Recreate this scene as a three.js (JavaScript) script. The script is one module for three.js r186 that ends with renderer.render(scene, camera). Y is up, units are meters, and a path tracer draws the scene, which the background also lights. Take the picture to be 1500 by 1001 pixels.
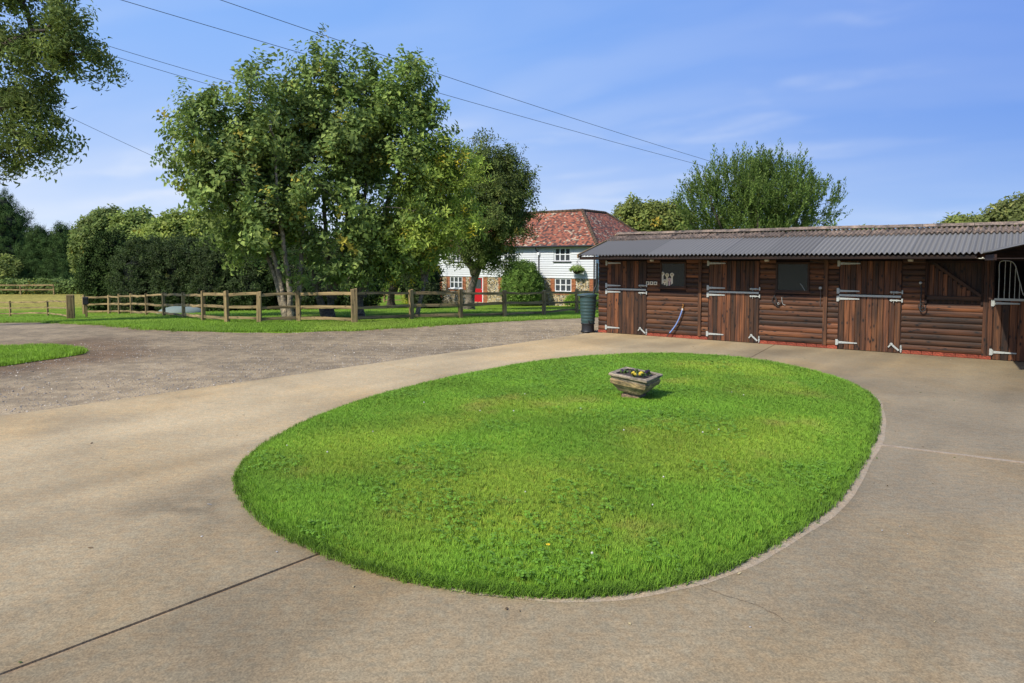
import * as THREE from 'three';
import { mergeGeometries } from 'three/addons/utils/BufferGeometryUtils.js';
import { RoundedBoxGeometry } from 'three/addons/geometries/RoundedBoxGeometry.js';

// ---------------------------------------------------------------- camera, sky, sun, exposure
const scene = new THREE.Scene();
const camera = new THREE.PerspectiveCamera(53.17, 1500 / 1001, 0.1, 1500);
camera.position.set(0, 2.05, 0);
camera.rotation.x = -Math.atan(0.059);
camera.setViewOffset(1500, 1001, 0, 58.5, 1500, 1001);
const renderer = new THREE.WebGLRenderer();
renderer.toneMapping = THREE.LinearToneMapping;
renderer.toneMappingExposure = 1.15;
renderer.shadowMap.enabled = true;
const SUN = new THREE.Vector3(-0.53, 0.70, 0.48).normalize();
const sun = new THREE.DirectionalLight(new THREE.Color(1, 0.94, 0.84), 3.8);
sun.position.copy(SUN).multiplyScalar(90);
sun.castShadow = true; sun.shadow.radius = 1.6;
Object.assign(sun.shadow.camera, { left: -60, right: 60, top: 60, bottom: -60, near: 1, far: 250 });
sun.shadow.mapSize.set(4096, 4096);
scene.add(sun);

// ---------------------------------------------------------------- small maths
function rng(seed) { let a = seed >>> 0; return () => { a = (a + 0x6D2B79F5) | 0; let t = Math.imul(a ^ (a >>> 15), 1 | a); t = (t + Math.imul(t ^ (t >>> 7), 61 | t)) ^ t; return ((t ^ (t >>> 14)) >>> 0) / 4294967296; }; }
const V = (x, y, z) => new THREE.Vector3(x, y, z);
const clamp = (x, a = 0, b = 1) => Math.min(b, Math.max(a, x));
const lerp = (a, b, t) => a + (b - a) * t;
const smooth = (a, b, x) => { const t = clamp((x - a) / (b - a)); return t * t * (3 - 2 * t); };
function hash(x, y, s) { let h = Math.imul(x, 374761393) + Math.imul(y, 668265263) + Math.imul(s, 1274126177); h = Math.imul(h ^ (h >>> 13), 1103515245); return ((h ^ (h >>> 16)) >>> 0) / 4294967296; }
function vnoise(x, y, s = 0, px = 0, py = 0) {           // value noise, periodic when px, py are given
  const xi = Math.floor(x), yi = Math.floor(y), fx = x - xi, fy = y - yi;
  const w = (v, p) => p ? ((v % p) + p) % p : v;
  const u = fx * fx * (3 - 2 * fx), v = fy * fy * (3 - 2 * fy);
  const a = hash(w(xi, px), w(yi, py), s), b = hash(w(xi + 1, px), w(yi, py), s), c = hash(w(xi, px), w(yi + 1, py), s), d = hash(w(xi + 1, px), w(yi + 1, py), s);
  return a + (b - a) * u + (c - a) * v + (a - b - c + d) * u * v;
}
function fbm(x, y, s = 0, oct = 4, px = 0, py = 0) { let r = 0, a = 0.5, n = 0; for (let i = 0; i < oct; i++) { r += a * vnoise(x, y, s + i, px, py); n += a; a *= 0.5; x *= 2; y *= 2; px *= 2; py *= 2; } return r / n; }

// ---------------------------------------------------------------- the sky: thin cirrus over a summer blue, paler towards the sun's side
{
  const W = 2048, H = 1024, d = new Float32Array(W * H * 4);
  const mixc = (a, b, t) => [lerp(a[0], b[0], t), lerp(a[1], b[1], t), lerp(a[2], b[2], t)];
  for (let j = 0; j < H; j++) for (let i = 0; i < W; i++) {
    const el = ((j + 0.5) / H - 0.5) * Math.PI, az = ((i + 0.5) / W - 0.5) * 2 * Math.PI;
    const x = Math.cos(el) * Math.cos(az), y = Math.sin(el), z = Math.cos(el) * Math.sin(az);
    const side = 0.5 - 0.5 * (x * 0.93 + z * 0.37);             // 0 on the right, 1 on the left and ahead
    const e = Math.max(0, y);
    const hor = mixc([0.34, 0.54, 0.84], [0.74, 0.81, 0.89], smooth(0.2, 0.85, side));
    const mid = mixc([0.055, 0.185, 0.67], [0.145, 0.355, 0.82], smooth(0.2, 0.85, side));
    const top = [0.05, 0.16, 0.54];
    let c = mixc(hor, mid, 1 - Math.exp(-e * 7.0));
    c = mixc(c, top, smooth(0.25, 0.95, e));
    if (y > -0.02) {                                               // cirrus: laid out on a plane overhead so that streaks run to the horizon
      const k = 1 / (e + 0.14), u = x * k, v = z * k;
      const a1 = 0.42, ru = u * Math.cos(a1) + v * Math.sin(a1), rv = -u * Math.sin(a1) + v * Math.cos(a1);
      const warp = fbm(ru * 0.8 + 7, rv * 0.8, 5, 4) * 1.6;
      let n = fbm(ru * 1.5 + warp, rv * 3.6 + warp * 1.6, 11, 7);
      const patch = fbm(u * 0.9 + 3, v * 0.9 + 9, 21, 4);
      let cl = smooth(0.42, 0.86, n) * smooth(0.40, 0.72, patch) * 0.40;
      cl += 0.10 * smooth(0.3, 0.75, fbm(ru * 0.7, rv * 2.2 + warp, 31, 6));
      cl *= lerp(0.8, 1.6, smooth(0.3, 0.95, side));
      c = mixc(c, [0.72, 0.77, 0.86], clamp(cl * 1.15, 0, 0.8));
    }
    { const s = Math.acos(clamp(x * SUN.x + y * SUN.y + z * SUN.z, -1, 1)), g = 1.9 * Math.exp(-s * s / 0.055) + 0.42 * Math.exp(-s / 0.45); c = [c[0] + g, c[1] + g * 0.96, c[2] + g * 0.88]; }   // the bright haze round the sun, behind the camera
    if (y < 0) c = mixc(c, [0.16, 0.17, 0.12], smooth(0, -0.06, y));
    const o = (j * W + i) * 4; d[o] = c[0]; d[o + 1] = c[1]; d[o + 2] = c[2]; d[o + 3] = 1;
  }
  const t = new THREE.DataTexture(d, W, H, THREE.RGBAFormat, THREE.FloatType);
  t.mapping = THREE.EquirectangularReflectionMapping; t.magFilter = THREE.LinearFilter; t.minFilter = THREE.LinearFilter; t.needsUpdate = true;
  scene.background = t; scene.environment = t;
}

// ---------------------------------------------------------------- names and labels
const used = new Map();
function numbered(n) { const k = used.get(n) || 0; used.set(n, k + 1); return k ? n + '_' + String(k).padStart(3, '0') : n; }
function tag(o, label, category, group) { o.userData.label = label; o.userData.category = category; if (group) o.userData.group = group; return o; }
function thing(name, label, category, pos = [0, 0, 0], turn = 0, group) {
  const o = new THREE.Group(); o.name = numbered(name); o.position.set(...pos); o.rotation.y = turn; scene.add(o); return tag(o, label, category, group);
}
function part(name, geo, m, parent) {
  const o = new THREE.Mesh(geo, m); const c = (parent.userData.names ||= {}); const k = c[name] || 0; c[name] = k + 1;
  o.name = k ? name + '_' + String(k).padStart(3, '0') : name; o.castShadow = o.receiveShadow = true; parent.add(o); return o;
}
function sub(name, parent) { const o = new THREE.Group(); const c = (parent.userData.names ||= {}); const k = c[name] || 0; c[name] = k + 1; o.name = k ? name + '_' + String(k).padStart(3, '0') : name; parent.add(o); return o; }
function structure(name, geo, m, parent = scene) { const o = new THREE.Mesh(geo, m); o.name = numbered(name); if (parent === scene) o.userData.kind = 'structure'; o.castShadow = o.receiveShadow = true; parent.add(o); return o; }
function copies(name, geo, m, list, parent, colors) {             // list of Matrix4: one object made of what nobody could count
  const o = new THREE.InstancedMesh(geo, m, list.length); o.name = parent === scene ? numbered(name) : name; o.userData.kind = 'stuff';
  list.forEach((x, i) => o.setMatrixAt(i, x)); if (colors) colors.forEach((c, i) => o.setColorAt(i, c));
  o.castShadow = o.receiveShadow = true; o.frustumCulled = false; parent.add(o); return o;
}

// ---------------------------------------------------------------- textures
function texture(w, h, f, srgb = true, repeat = [1, 1]) {
  const d = new Uint8Array(w * h * 4);
  for (let j = 0; j < h; j++) for (let i = 0; i < w; i++) { const c = f((i + 0.5) / w, (j + 0.5) / h, i, j), o = (j * w + i) * 4; d[o] = clamp(c[0], 0, 255); d[o + 1] = clamp(c[1], 0, 255); d[o + 2] = clamp(c[2], 0, 255); d[o + 3] = 255; }
  const t = new THREE.DataTexture(d, w, h); t.wrapS = t.wrapT = THREE.RepeatWrapping; t.magFilter = THREE.LinearFilter; t.minFilter = THREE.LinearMipmapLinearFilter; t.generateMipmaps = true;
  if (srgb) t.colorSpace = THREE.SRGBColorSpace; t.repeat.set(...repeat); t.needsUpdate = true; return t;
}
const grey = (v) => [v, v, v];
// broomed concrete: fine aggregate and short brushed streaks; 2.4 m tile
const R0 = rng(11);
const pits = new Map(); for (let i = 0; i < 3400; i++) { const x = Math.floor(R0() * 1024), y = Math.floor(R0() * 1024), k = R0(); if (k < 0.2 || k > 0.93) for (const [a, b] of [[1, 0], [0, 1], [1, 1], [2, 1], [1, 2]]) pits.set(((y + b) & 1023) * 1024 + ((x + a) & 1023), k < 0.2 ? -0.5 : 0.4); pits.set(y * 1024 + x, k < 0.62 ? -0.30 - R0() * 0.25 : 0.20 + R0() * 0.3); if (k < 0.25) { pits.set(y * 1024 + ((x + 1) & 1023), -0.3); pits.set(((y + 1) & 1023) * 1024 + x, -0.25); } }
const concH = (u, v, i, j) => { let h = 0.5 + (fbm(u * 300, v * 300, 1, 2, 300, 300) - 0.5) * 0.8 + (fbm(u * 24, v * 150, 4, 3, 24, 150) - 0.5) * 0.28 + (fbm(u * 70, v * 70, 9, 3, 70, 70) - 0.5) * 0.16; return h + (pits.get(j * 1024 + i) || 0); };
const concMap = texture(1024, 1024, (u, v, i, j) => { const h = clamp(concH(u, v, i, j), 0.05, 1.2), k = lerp(172, 262, h); const w = (vnoise(u * 60, v * 60, 44, 60, 60) - 0.5) * 10; return [k + w, k * 0.985, k * 0.955 - w]; }, true, [1 / 2.4, 1 / 2.4]);
const concBump = texture(1024, 1024, (u, v, i, j) => grey(255 * clamp(concH(u, v, i, j) * 0.8 + 0.05)), false, [1 / 2.4, 1 / 2.4]);
// gravel: cells of stones, 2 m tile
const stoneN = 84, stoneP = []; { const r = rng(5); for (let k = 0; k < stoneN * stoneN; k++) stoneP.push([r(), r(), r(), r()]); }
function stones(u, v) {
  const x = u * stoneN, y = v * stoneN, xi = Math.floor(x), yi = Math.floor(y); let b = 9, b2 = 9, c = null;
  for (let dy = -1; dy <= 1; dy++) for (let dx = -1; dx <= 1; dx++) {
    const q = stoneP[((yi + dy + stoneN) % stoneN) * stoneN + ((xi + dx + stoneN) % stoneN)], ex = xi + dx + q[0] - x, ey = yi + dy + q[1] - y, dd = Math.sqrt(ex * ex + ey * ey) / (0.55 + q[2] * 0.6);
    if (dd < b) { b2 = b; b = dd; c = q; } else if (dd < b2) b2 = dd;
  }
  return [clamp((b2 - b) * 2.4), c];
}
const gravMap = texture(1024, 1024, (u, v) => { const [e, q] = stones(u, v), fine = fbm(u * 160, v * 160, 3, 2, 160, 160); const dirt = smooth(0.35, 0.7, fbm(u * 9, v * 9, 8, 4, 9, 9)); let k = lerp(150, 205 + q[3] * q[3] * 45, e * lerp(1, 0.4, dirt)) + (fine - 0.5) * 40; return [k, k * lerp(0.97, 0.93, q[2]), k * lerp(0.93, 0.84, q[2])]; }, true, [0.5, 0.5]);
const gravBump = texture(1024, 1024, (u, v) => { const [e, q] = stones(u, v); return grey(60 + 170 * e * (0.4 + 0.6 * q[3]) + 25 * fbm(u * 90, v * 90, 2, 2, 90, 90)); }, false, [0.5, 0.5]);
// turf seen from afar, 4 m tile
const turfMap = texture(512, 512, (u, v) => { const a = fbm(u * 120, v * 120, 2, 3, 120, 120), b = fbm(u * 14, v * 14, 7, 4, 14, 14); const k = 0.70 + (a - 0.5) * 0.9 + (b - 0.5) * 0.35; return [292 * k + 18 * (b - 0.5), 292 * k, 275 * k]; }, true, [0.25, 0.25]);
const turfBump = texture(512, 512, (u, v) => grey(255 * fbm(u * 110, v * 110, 12, 3, 110, 110)), false, [0.25, 0.25]);
// stained softwood with knots, 2.4 m along the grain by 0.6 m across
const knots = []; { const r = rng(77); for (let k = 0; k < 30; k++) knots.push([r(), r(), 0.5 + r() * 0.9]); }
function woodV(u, v) {
  let x = u * 2.4, y = v * 0.6, dark = 0, bend = 0;
  for (const [ku, kv, s] of knots) { let dx = u - ku, dy = v - kv; dx -= Math.round(dx); dy -= Math.round(dy); dx *= 2.4; dy *= 0.6; const q = (dx * dx) / (0.0011 * s) + (dy * dy) / (0.00022 * s); if (q < 40) { dark = Math.max(dark, Math.exp(-q * 1.1)); bend += Math.sign(dy || 1) * 0.010 * Math.exp(-q / 7); } }
  const yy = (v + bend / 0.6);
  const g1 = fbm(u * 5, yy * 90, 3, 3, 5, 90), g2 = fbm(u * 14, yy * 240, 9, 2, 14, 240), g3 = fbm(u * 4, v * 9, 17, 3, 4, 9);
  return [clamp(0.15 + g1 * 0.6 + g2 * 0.35 + (g3 - 0.5) * 0.7), dark];
}
const stainMap = texture(1024, 512, (u, v) => { const [g, k] = woodV(u, v); const t = smooth(0.22, 0.95, g); let c = [lerp(92, 214, t), lerp(62, 142, t), lerp(48, 98, t)]; const kk = 1 - 0.9 * k; return [c[0] * kk, c[1] * kk, c[2] * kk]; }, true, [1 / 2.4, 1 / 0.6]);
const woodBump = texture(1024, 512, (u, v) => { const [g, k] = woodV(u, v); return grey(255 * clamp(g * 0.8 + 0.1 - k * 0.3)); }, false, [1 / 2.4, 1 / 0.6]);
const greyWoodMap = texture(1024, 512, (u, v) => { const [g, k] = woodV(u, v); const t = smooth(0.15, 0.9, g), l = smooth(0.5, 0.8, fbm(u * 20, v * 12, 61, 4, 20, 12)); const c = [lerp(95, 205, t), lerp(88, 190, t), lerp(72, 160, t)]; return [lerp(c[0], 150, l * 0.4) * (1 - 0.5 * k), lerp(c[1], 155, l * 0.4) * (1 - 0.5 * k), lerp(c[2], 110, l * 0.4) * (1 - 0.5 * k)]; }, true, [1 / 2.4, 1 / 0.6]);
// mottled mineral surface for stone, roofing and bark, 1 m tile
const mottleMap = texture(512, 512, (u, v) => { const a = fbm(u * 60, v * 60, 1, 3, 60, 60), b = fbm(u * 8, v * 8, 5, 5, 8, 8); const k = 150 + (a - 0.5) * 120 + (b - 0.5) * 150; return [k + 12 * (b - 0.5), k, k - 10 * (b - 0.5)]; });
const mottleBump = texture(512, 512, (u, v) => grey(255 * clamp(0.5 + (fbm(u * 50, v * 50, 1, 4, 50, 50) - 0.5) * 1.5)), false);
const barkBump = texture(512, 512, (u, v) => grey(255 * clamp(0.5 + (fbm(u * 40, v * 10, 1, 4, 40, 10) - 0.5) * 2)), false);
const lin = (r, g, b) => new THREE.Color().setRGB(r, g, b);
const std = (o) => new THREE.MeshStandardMaterial({ roughness: 0.9, ...o });

// ---------------------------------------------------------------- ground shape
const sp = (t, w) => t < -w ? 0 : t > w ? t : (t + w) * (t + w) / (4 * w);
const land = (x, z) => -0.04 * (sp(-z - 22, 3) - sp(-z - 56, 6)) - 0.022 * (sp(-x - 10, 3) - sp(-x - 45, 5)) * clamp((-z - 12) / 10);
const dip = (x, z) => -0.055 * (1 - smooth(17, 23, -z)) ;            // soil lies a little below the concrete
const ground = (x, z) => land(x, z) + dip(x, z);

function inPoly(x, z, P) { let c = false; for (let i = 0, j = P.length - 1; i < P.length; j = i++) if ((P[i][1] > z) !== (P[j][1] > z) && x < (P[j][0] - P[i][0]) * (z - P[i][1]) / (P[j][1] - P[i][1]) + P[i][0]) c = !c; return c; }
function edgeDist(x, z, P) { let b = 1e9; for (let i = 0, j = P.length - 1; i < P.length; j = i++) { const ax = P[j][0], az = P[j][1], dx = P[i][0] - ax, dz = P[i][1] - az, t = clamp(((x - ax) * dx + (z - az) * dz) / (dx * dx + dz * dz || 1)); b = Math.min(b, Math.hypot(x - ax - t * dx, z - az - t * dz)); } return b; }
function smoothLoop(P, n) { const c = new THREE.CatmullRomCurve3(P.map(([x, z]) => V(x, 0, z)), true, 'centripetal'); return c.getPoints(n).slice(0, -1).map((p) => [p.x, p.z]); }
function clipCell(P, x0, z0, s) {
  const cut = (Q, k, lim, sign) => { const out = []; for (let i = 0; i < Q.length; i++) { const a = Q[i], b = Q[(i + 1) % Q.length], da = sign * (a[k] - lim), db = sign * (b[k] - lim); if (da >= 0) out.push(a); if (da >= 0 !== db >= 0) { const t = da / (da - db); out.push([lerp(a[0], b[0], t), lerp(a[1], b[1], t)]); } } return out; };
  let Q = P; for (const [k, l, g] of [[0, x0, 1], [0, x0 + s, -1], [1, z0, 1], [1, z0 + s, -1]]) { Q = cut(Q, k, l, g); if (Q.length < 3) return null; } return Q;
}
function sheet(P, cell, yf, colf, skirt = 0) {                          // a polygon on the ground, cut into small cells so that it follows the land
  const pos = [], col = [], uv = [], idx = [];
  const add = (x, y, z) => { pos.push(x, y, z); uv.push(x, -z); if (colf) { const c = colf(x, z); col.push(c[0], c[1], c[2]); } return pos.length / 3 - 1; };
  const xs = P.map((p) => p[0]), zs = P.map((p) => p[1]), X0 = Math.floor(Math.min(...xs) / cell) * cell, X1 = Math.max(...xs), Z0 = Math.floor(Math.min(...zs) / cell) * cell, Z1 = Math.max(...zs);
  const seen = new Map(), vert = (x, z) => { const k = x.toFixed(4) + ',' + z.toFixed(4); let i = seen.get(k); if (i === undefined) { i = add(x, yf(x, z), z); seen.set(k, i); } return i; };
  for (let x = X0; x < X1; x += cell) for (let z = Z0; z < Z1; z += cell) {
    const Q = clipCell(P, x, z, cell); if (!Q) continue;
    const q = Q.map(([a, b]) => new THREE.Vector2(a, -b)); if (THREE.ShapeUtils.isClockWise(q)) { q.reverse(); }
    for (const [a, b, c] of THREE.ShapeUtils.triangulateShape(q, [])) { const A = vert(q[a].x, -q[a].y), B = vert(q[b].x, -q[b].y), C = vert(q[c].x, -q[c].y); if (A !== B && B !== C && A !== C) idx.push(A, B, C); }
  }
  if (skirt) for (let i = 0; i < P.length; i++) { const a = P[i], b = P[(i + 1) % P.length]; const k = [add(a[0], yf(...a), a[1]), add(b[0], yf(...b), b[1]), add(b[0], yf(...b) - skirt, b[1]), add(a[0], yf(...a) - skirt, a[1])]; idx.push(k[0], k[1], k[2], k[0], k[2], k[3]); }
  const g = new THREE.BufferGeometry(); g.setAttribute('position', new THREE.Float32BufferAttribute(pos, 3)); g.setAttribute('uv', new THREE.Float32BufferAttribute(uv, 2)); if (colf) g.setAttribute('color', new THREE.Float32BufferAttribute(col, 3)); g.setIndex(idx); g.computeVertexNormals(); return g;
}
function inset(P, d) {                                               // move every edge of a polygon inwards by d
  let area = 0; P.forEach((p, i) => { const q = P[(i + 1) % P.length]; area += p[0] * q[1] - q[0] * p[1]; }); const s = area > 0 ? 1 : -1;
  return P.map((p, i) => { const a = P[(i + P.length - 1) % P.length], b = P[(i + 1) % P.length]; const n = (u, v) => { const dx = v[0] - u[0], dz = v[1] - u[1], l = Math.hypot(dx, dz); return [-dz / l * s, dx / l * s]; }; const n1 = n(a, p), n2 = n(p, b), k = d / Math.max(0.3, 1 + n1[0] * n2[0] + n1[1] * n2[1]); return [p[0] + (n1[0] + n2[0]) * k, p[1] + (n1[1] + n2[1]) * k]; });
}

// ---------------------------------------------------------------- ground, drive, yard
const OVAL = smoothLoop([[-2.50, -6.17], [-2.68, -6.9], [-2.69, -7.7], [-2.53, -8.63], [-2.2, -9.7], [-1.6, -10.88], [-0.63, -12.30], [0.70, -13.75], [2.22, -14.6], [3.72, -14.7], [4.85, -14.0], [5.45, -12.74], [5.6, -11.37], [5.34, -10.06], [4.90, -9.1], [4.17, -7.80], [3.25, -6.43], [2.52, -5.48], [1.87, -4.84], [1.29, -4.38], [0.72, -4.14], [0.21, -4.08], [-0.30, -4.17], [-0.86, -4.40], [-1.41, -4.78], [-1.94, -5.28]], 220);
const PATCH = smoothLoop([[-19, -15.2], [-15, -16.5], [-12.47, -16.6], [-11.6, -16.8], [-10.65, -16.42], [-9.75, -15.5], [-9.76, -14.92], [-10.00, -14.19], [-10.3, -13.35], [-12.5, -12.2], [-17, -11.6], [-20, -13]], 90);
const VERGE = [[-60, -30.5], [-34, -29.4], [-26, -28.6], [-20.66, -27.75], [-19.2, -27.4], [-17, -25.7], [-14.40, -23.51], [-11.38, -20.98], [-9.8, -20.2], [-8.27, -19.90], [-6.52, -19.72], [-4.62, -20.09], [-2.72, -21.53], [-0.71, -23.48], [1.2, -25.4], [2.80, -26.82], [6, -29.4]];
const gravelPoly = [...VERGE, [6, -19], [2.6, -19.3], [1.3, -17.8], [-6.4, -8.8], [-15.6, 1.9], [-18, 8], [-60, 8]];
{ // a ragged edge where grass meets stones
  const out = []; for (let i = 0; i < gravelPoly.length; i++) { const a = gravelPoly[i], b = gravelPoly[(i + 1) % gravelPoly.length], n = i < VERGE.length - 1 && i > 2 ? Math.ceil(Math.hypot(b[0] - a[0], b[1] - a[1]) / 0.3) : 1; for (let k = 0; k < n; k++) { const t = k / n, x = lerp(a[0], b[0], t), z = lerp(a[1], b[1], t), j = n > 1 ? (fbm(x * 1.1, z * 1.1, 5, 4) - 0.5) * 0.7 : 0; out.push([x, z + j]); } }
  gravelPoly.length = 0; gravelPoly.push(...out);
}
const groundM = new THREE.MeshPhysicalMaterial({ specularIntensity: 0.15, map: turfMap, vertexColors: true, roughness: 1 });
const fieldTone = (x, z) => {
  const n = fbm(x * 0.22, z * 0.22, 3, 4), m = fbm(x * 0.9 + 9, z * 0.9, 6, 3);
  const lawn = [0.22, 0.375, 0.028], dry = [0.52, 0.45, 0.12], y = smooth(50, 68, -z + (n - 0.5) * 14) * smooth(-20, -34, x);
  const k = 0.72 + 0.5 * m, d = smooth(0.5, 0.75, n) * 0.3;
  return [0, 1, 2].map((i) => lerp(lerp(lawn[i], dry[i], d * 0.6), dry[i], y) * k);
};
{
  const xs = [], zs = []; const steps = (a, b, s) => { const r = []; for (let v = a; v < b; v += s) r.push(v); return r; };
  xs.push(...steps(-700, -120, 60), ...steps(-120, -40, 4), ...steps(-40, 24, 1), ...steps(24, 120, 6), ...steps(120, 701, 60));
  zs.push(...steps(-1000, -200, 80), ...steps(-200, -100, 10), ...steps(-100, -56, 2), ...steps(-56, 10, 1), ...steps(10, 61, 10));
  const pos = [], col = [], uv = [], idx = []; for (const z of zs) for (const x of xs) { const gp = inPoly(x, z, gravelPoly) ? -0.03 : 0, yard = z > -19.2 && x > -6 ? -0.05 : 0; pos.push(x, ground(x, z) + gp + yard, z); uv.push(x, -z); const c = yard || (gp && z > -19) ? [0.16, 0.12, 0.08] : fieldTone(x, z); col.push(...c); }
  const W = xs.length; for (let j = 0; j < zs.length - 1; j++) for (let i = 0; i < W - 1; i++) { const a = j * W + i; idx.push(a, a + W, a + 1, a + 1, a + W, a + W + 1); }
  const g = new THREE.BufferGeometry(); g.setAttribute('position', new THREE.Float32BufferAttribute(pos, 3)); g.setAttribute('uv', new THREE.Float32BufferAttribute(uv, 2)); g.setAttribute('color', new THREE.Float32BufferAttribute(col, 3)); g.setIndex(idx); g.computeVertexNormals();
  structure('ground', g, groundM);
}
const gravelM = std({ map: gravMap, bumpMap: gravBump, bumpScale: 0.005, vertexColors: true, roughness: 1 });
structure('gravel_drive', sheet(gravelPoly, 0.5, (x, z) => ground(x, z) + 0.012 + 0.02 * (fbm(x * 0.6, z * 0.6, 9, 3) - 0.5), (x, z) => {
  const d = inPoly(x, z, PATCH) ? 0 : edgeDist(x, z, PATCH), n = fbm(x * 0.7, z * 0.7, 3, 4), n2 = fbm(x * 0.35 + 4, z * 1.2, 8, 4);
  let br = smooth(2.3, 0.1, d + (n - 0.5) * 2.4); br = Math.max(br, 0.6 * smooth(0.60, 0.76, n2) * smooth(-6, -10, x) * smooth(-19, -12, z));
  const ed = smooth(0.9, 0.0, edgeDist(x, z, VERGE) + (n - 0.5)) * 0.5; br = Math.max(br, ed);
  const track = 0.86 + 0.26 * smooth(0.35, 0.65, fbm(x * 0.25 + z * 0.12, z * 0.5, 13, 3));
  const g = [0.62, 0.53, 0.36], b = [0.34, 0.225, 0.12]; return [0, 1, 2].map((i) => lerp(g[i], b[i], br * 0.85) * track * (0.85 + 0.3 * n));
}), gravelM);
const verge = structure('grass_patch', sheet(PATCH, 0.4, (x, z) => ground(x, z) + 0.02 + 0.05 * smooth(0, 0.7, edgeDist(x, z, PATCH)), (x, z) => fieldTone(x, z)), groundM);

// the concrete yard: four bays with open joints
const A0 = [-6.81, -8.98], eD = [0.653, -0.757], E = (t) => [A0[0] + t * eD[0], A0[1] + t * eD[1]];
const HUB = [1.85, -8.45], J3 = [0.3, -10.5], J4 = [4.2, -13.0], WJ = [6.55, -16.86], JR = [13, -2.03], JB = [-6.42, 1.31], JI = [2.75, -8.38];
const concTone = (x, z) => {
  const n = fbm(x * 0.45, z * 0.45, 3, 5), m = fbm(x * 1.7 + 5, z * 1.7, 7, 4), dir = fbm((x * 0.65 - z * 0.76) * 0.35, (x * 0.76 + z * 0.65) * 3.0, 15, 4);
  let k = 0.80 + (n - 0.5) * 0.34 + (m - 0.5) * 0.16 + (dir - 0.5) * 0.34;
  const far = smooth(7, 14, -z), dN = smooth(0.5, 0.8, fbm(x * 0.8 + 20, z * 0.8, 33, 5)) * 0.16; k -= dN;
  const across = (x - A0[0]) * 0.757 + (z - A0[1]) * 0.653; k *= lerp(1.06, 0.66, smooth(0.5, 8.0, across + (n - 0.5) * 3));  // lens vignette painted into the colour: paler by the drive, darker away from it
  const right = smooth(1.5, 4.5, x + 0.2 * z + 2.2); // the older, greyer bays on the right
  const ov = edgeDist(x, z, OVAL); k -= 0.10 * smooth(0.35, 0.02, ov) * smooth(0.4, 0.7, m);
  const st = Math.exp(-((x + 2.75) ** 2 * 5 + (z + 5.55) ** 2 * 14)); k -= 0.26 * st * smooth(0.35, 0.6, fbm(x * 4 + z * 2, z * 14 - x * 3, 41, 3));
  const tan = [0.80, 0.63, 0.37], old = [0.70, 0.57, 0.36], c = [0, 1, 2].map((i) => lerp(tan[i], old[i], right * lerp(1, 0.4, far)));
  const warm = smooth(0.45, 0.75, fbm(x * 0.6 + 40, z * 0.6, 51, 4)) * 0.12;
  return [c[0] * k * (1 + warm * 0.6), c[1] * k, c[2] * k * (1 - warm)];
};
const concreteM = std({ map: concMap, bumpMap: concBump, bumpScale: 0.0014, vertexColors: true, roughness: 0.92 });
const yard = new THREE.Group(); yard.name = 'concrete_yard'; yard.userData.kind = 'structure'; scene.add(yard);
const bays = [
  [E(-14), E(6.29), J3, HUB, JB],
  [E(6.29), [1.95, -19.15], [2.3, -19.55], [3.1, -19.62], WJ, J4, HUB, J3],
  [WJ, [14.2, -11.2], [17, -6], JR, JI, HUB, J4],
  [HUB, JI, JR, [13, 6], [-10, 6], JB],
];
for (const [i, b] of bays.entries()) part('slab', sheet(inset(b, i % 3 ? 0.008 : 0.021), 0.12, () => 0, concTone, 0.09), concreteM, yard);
for (const [a, b, w] of [[JB, [-0.2, -6.03], 0.03], [E(6.2), J3, 0.02], [J4, WJ, 0.02]]) { const dx = b[0] - a[0], dz = b[1] - a[1], l = Math.hypot(dx, dz), nx = -dz / l * w, nz = dx / l * w; part('joint_fill', sheet([[a[0] + nx, a[1] + nz], [b[0] + nx, b[1] + nz], [b[0] - nx, b[1] - nz], [a[0] - nx, a[1] - nz]], 0.3, (x, z) => -0.011 + 0.008 * (vnoise(x * 6, z * 6, 3) - 0.5), (x, z) => { const k = 0.6 + 0.6 * vnoise(x * 9, z * 9, 5); return [0.50 * k, 0.37 * k, 0.22 * k]; }), concreteM, yard); }
{ // pale mortar in the right-hand joint, proud of the slabs
  const a = [3.3, -8.04], b = JR, n = 60, P = []; for (let i = 0; i <= n; i++) { const t = i / n; P.push([lerp(a[0], b[0], t) - 0.010 - 0.012 * vnoise(i * 0.7, 1, 3), lerp(a[1], b[1], t) + 0.016 + 0.016 * vnoise(i * 0.7, 5, 3)]); } for (let i = n; i >= 0; i--) { const t = i / n; P.push([lerp(a[0], b[0], t) + 0.010 + 0.01 * vnoise(i * 0.7, 9, 3), lerp(a[1], b[1], t) - 0.016 - 0.014 * vnoise(i * 0.7, 7, 3)]); }
  part('joint_mortar', sheet(P, 0.3, () => 0.004, () => [0.50, 0.40, 0.29], 0.02), concreteM, yard);
}
for (const c of [[[1.02, -4.34], [1.16, -4.24], [1.32, -4.07], [1.47, -3.95], [1.57, -3.76]]]) { const q = new THREE.CatmullRomCurve3(c.map(([x, z]) => V(x, 0, z))).getPoints(60), L = [], R = []; q.forEach((p, i) => { const w = 0.0022 * (0.5 + vnoise(i * 0.6, 3, 4)), j = (vnoise(i * 0.5, 8, 6) - 0.5) * 0.02; L.push([p.x - w + j, p.z + w]); R.unshift([p.x + w + j, p.z - w]); }); part('crack', sheet([...L, ...R], 0.3, () => 0.002, () => [0.26, 0.20, 0.13]), concreteM, yard); }
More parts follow.
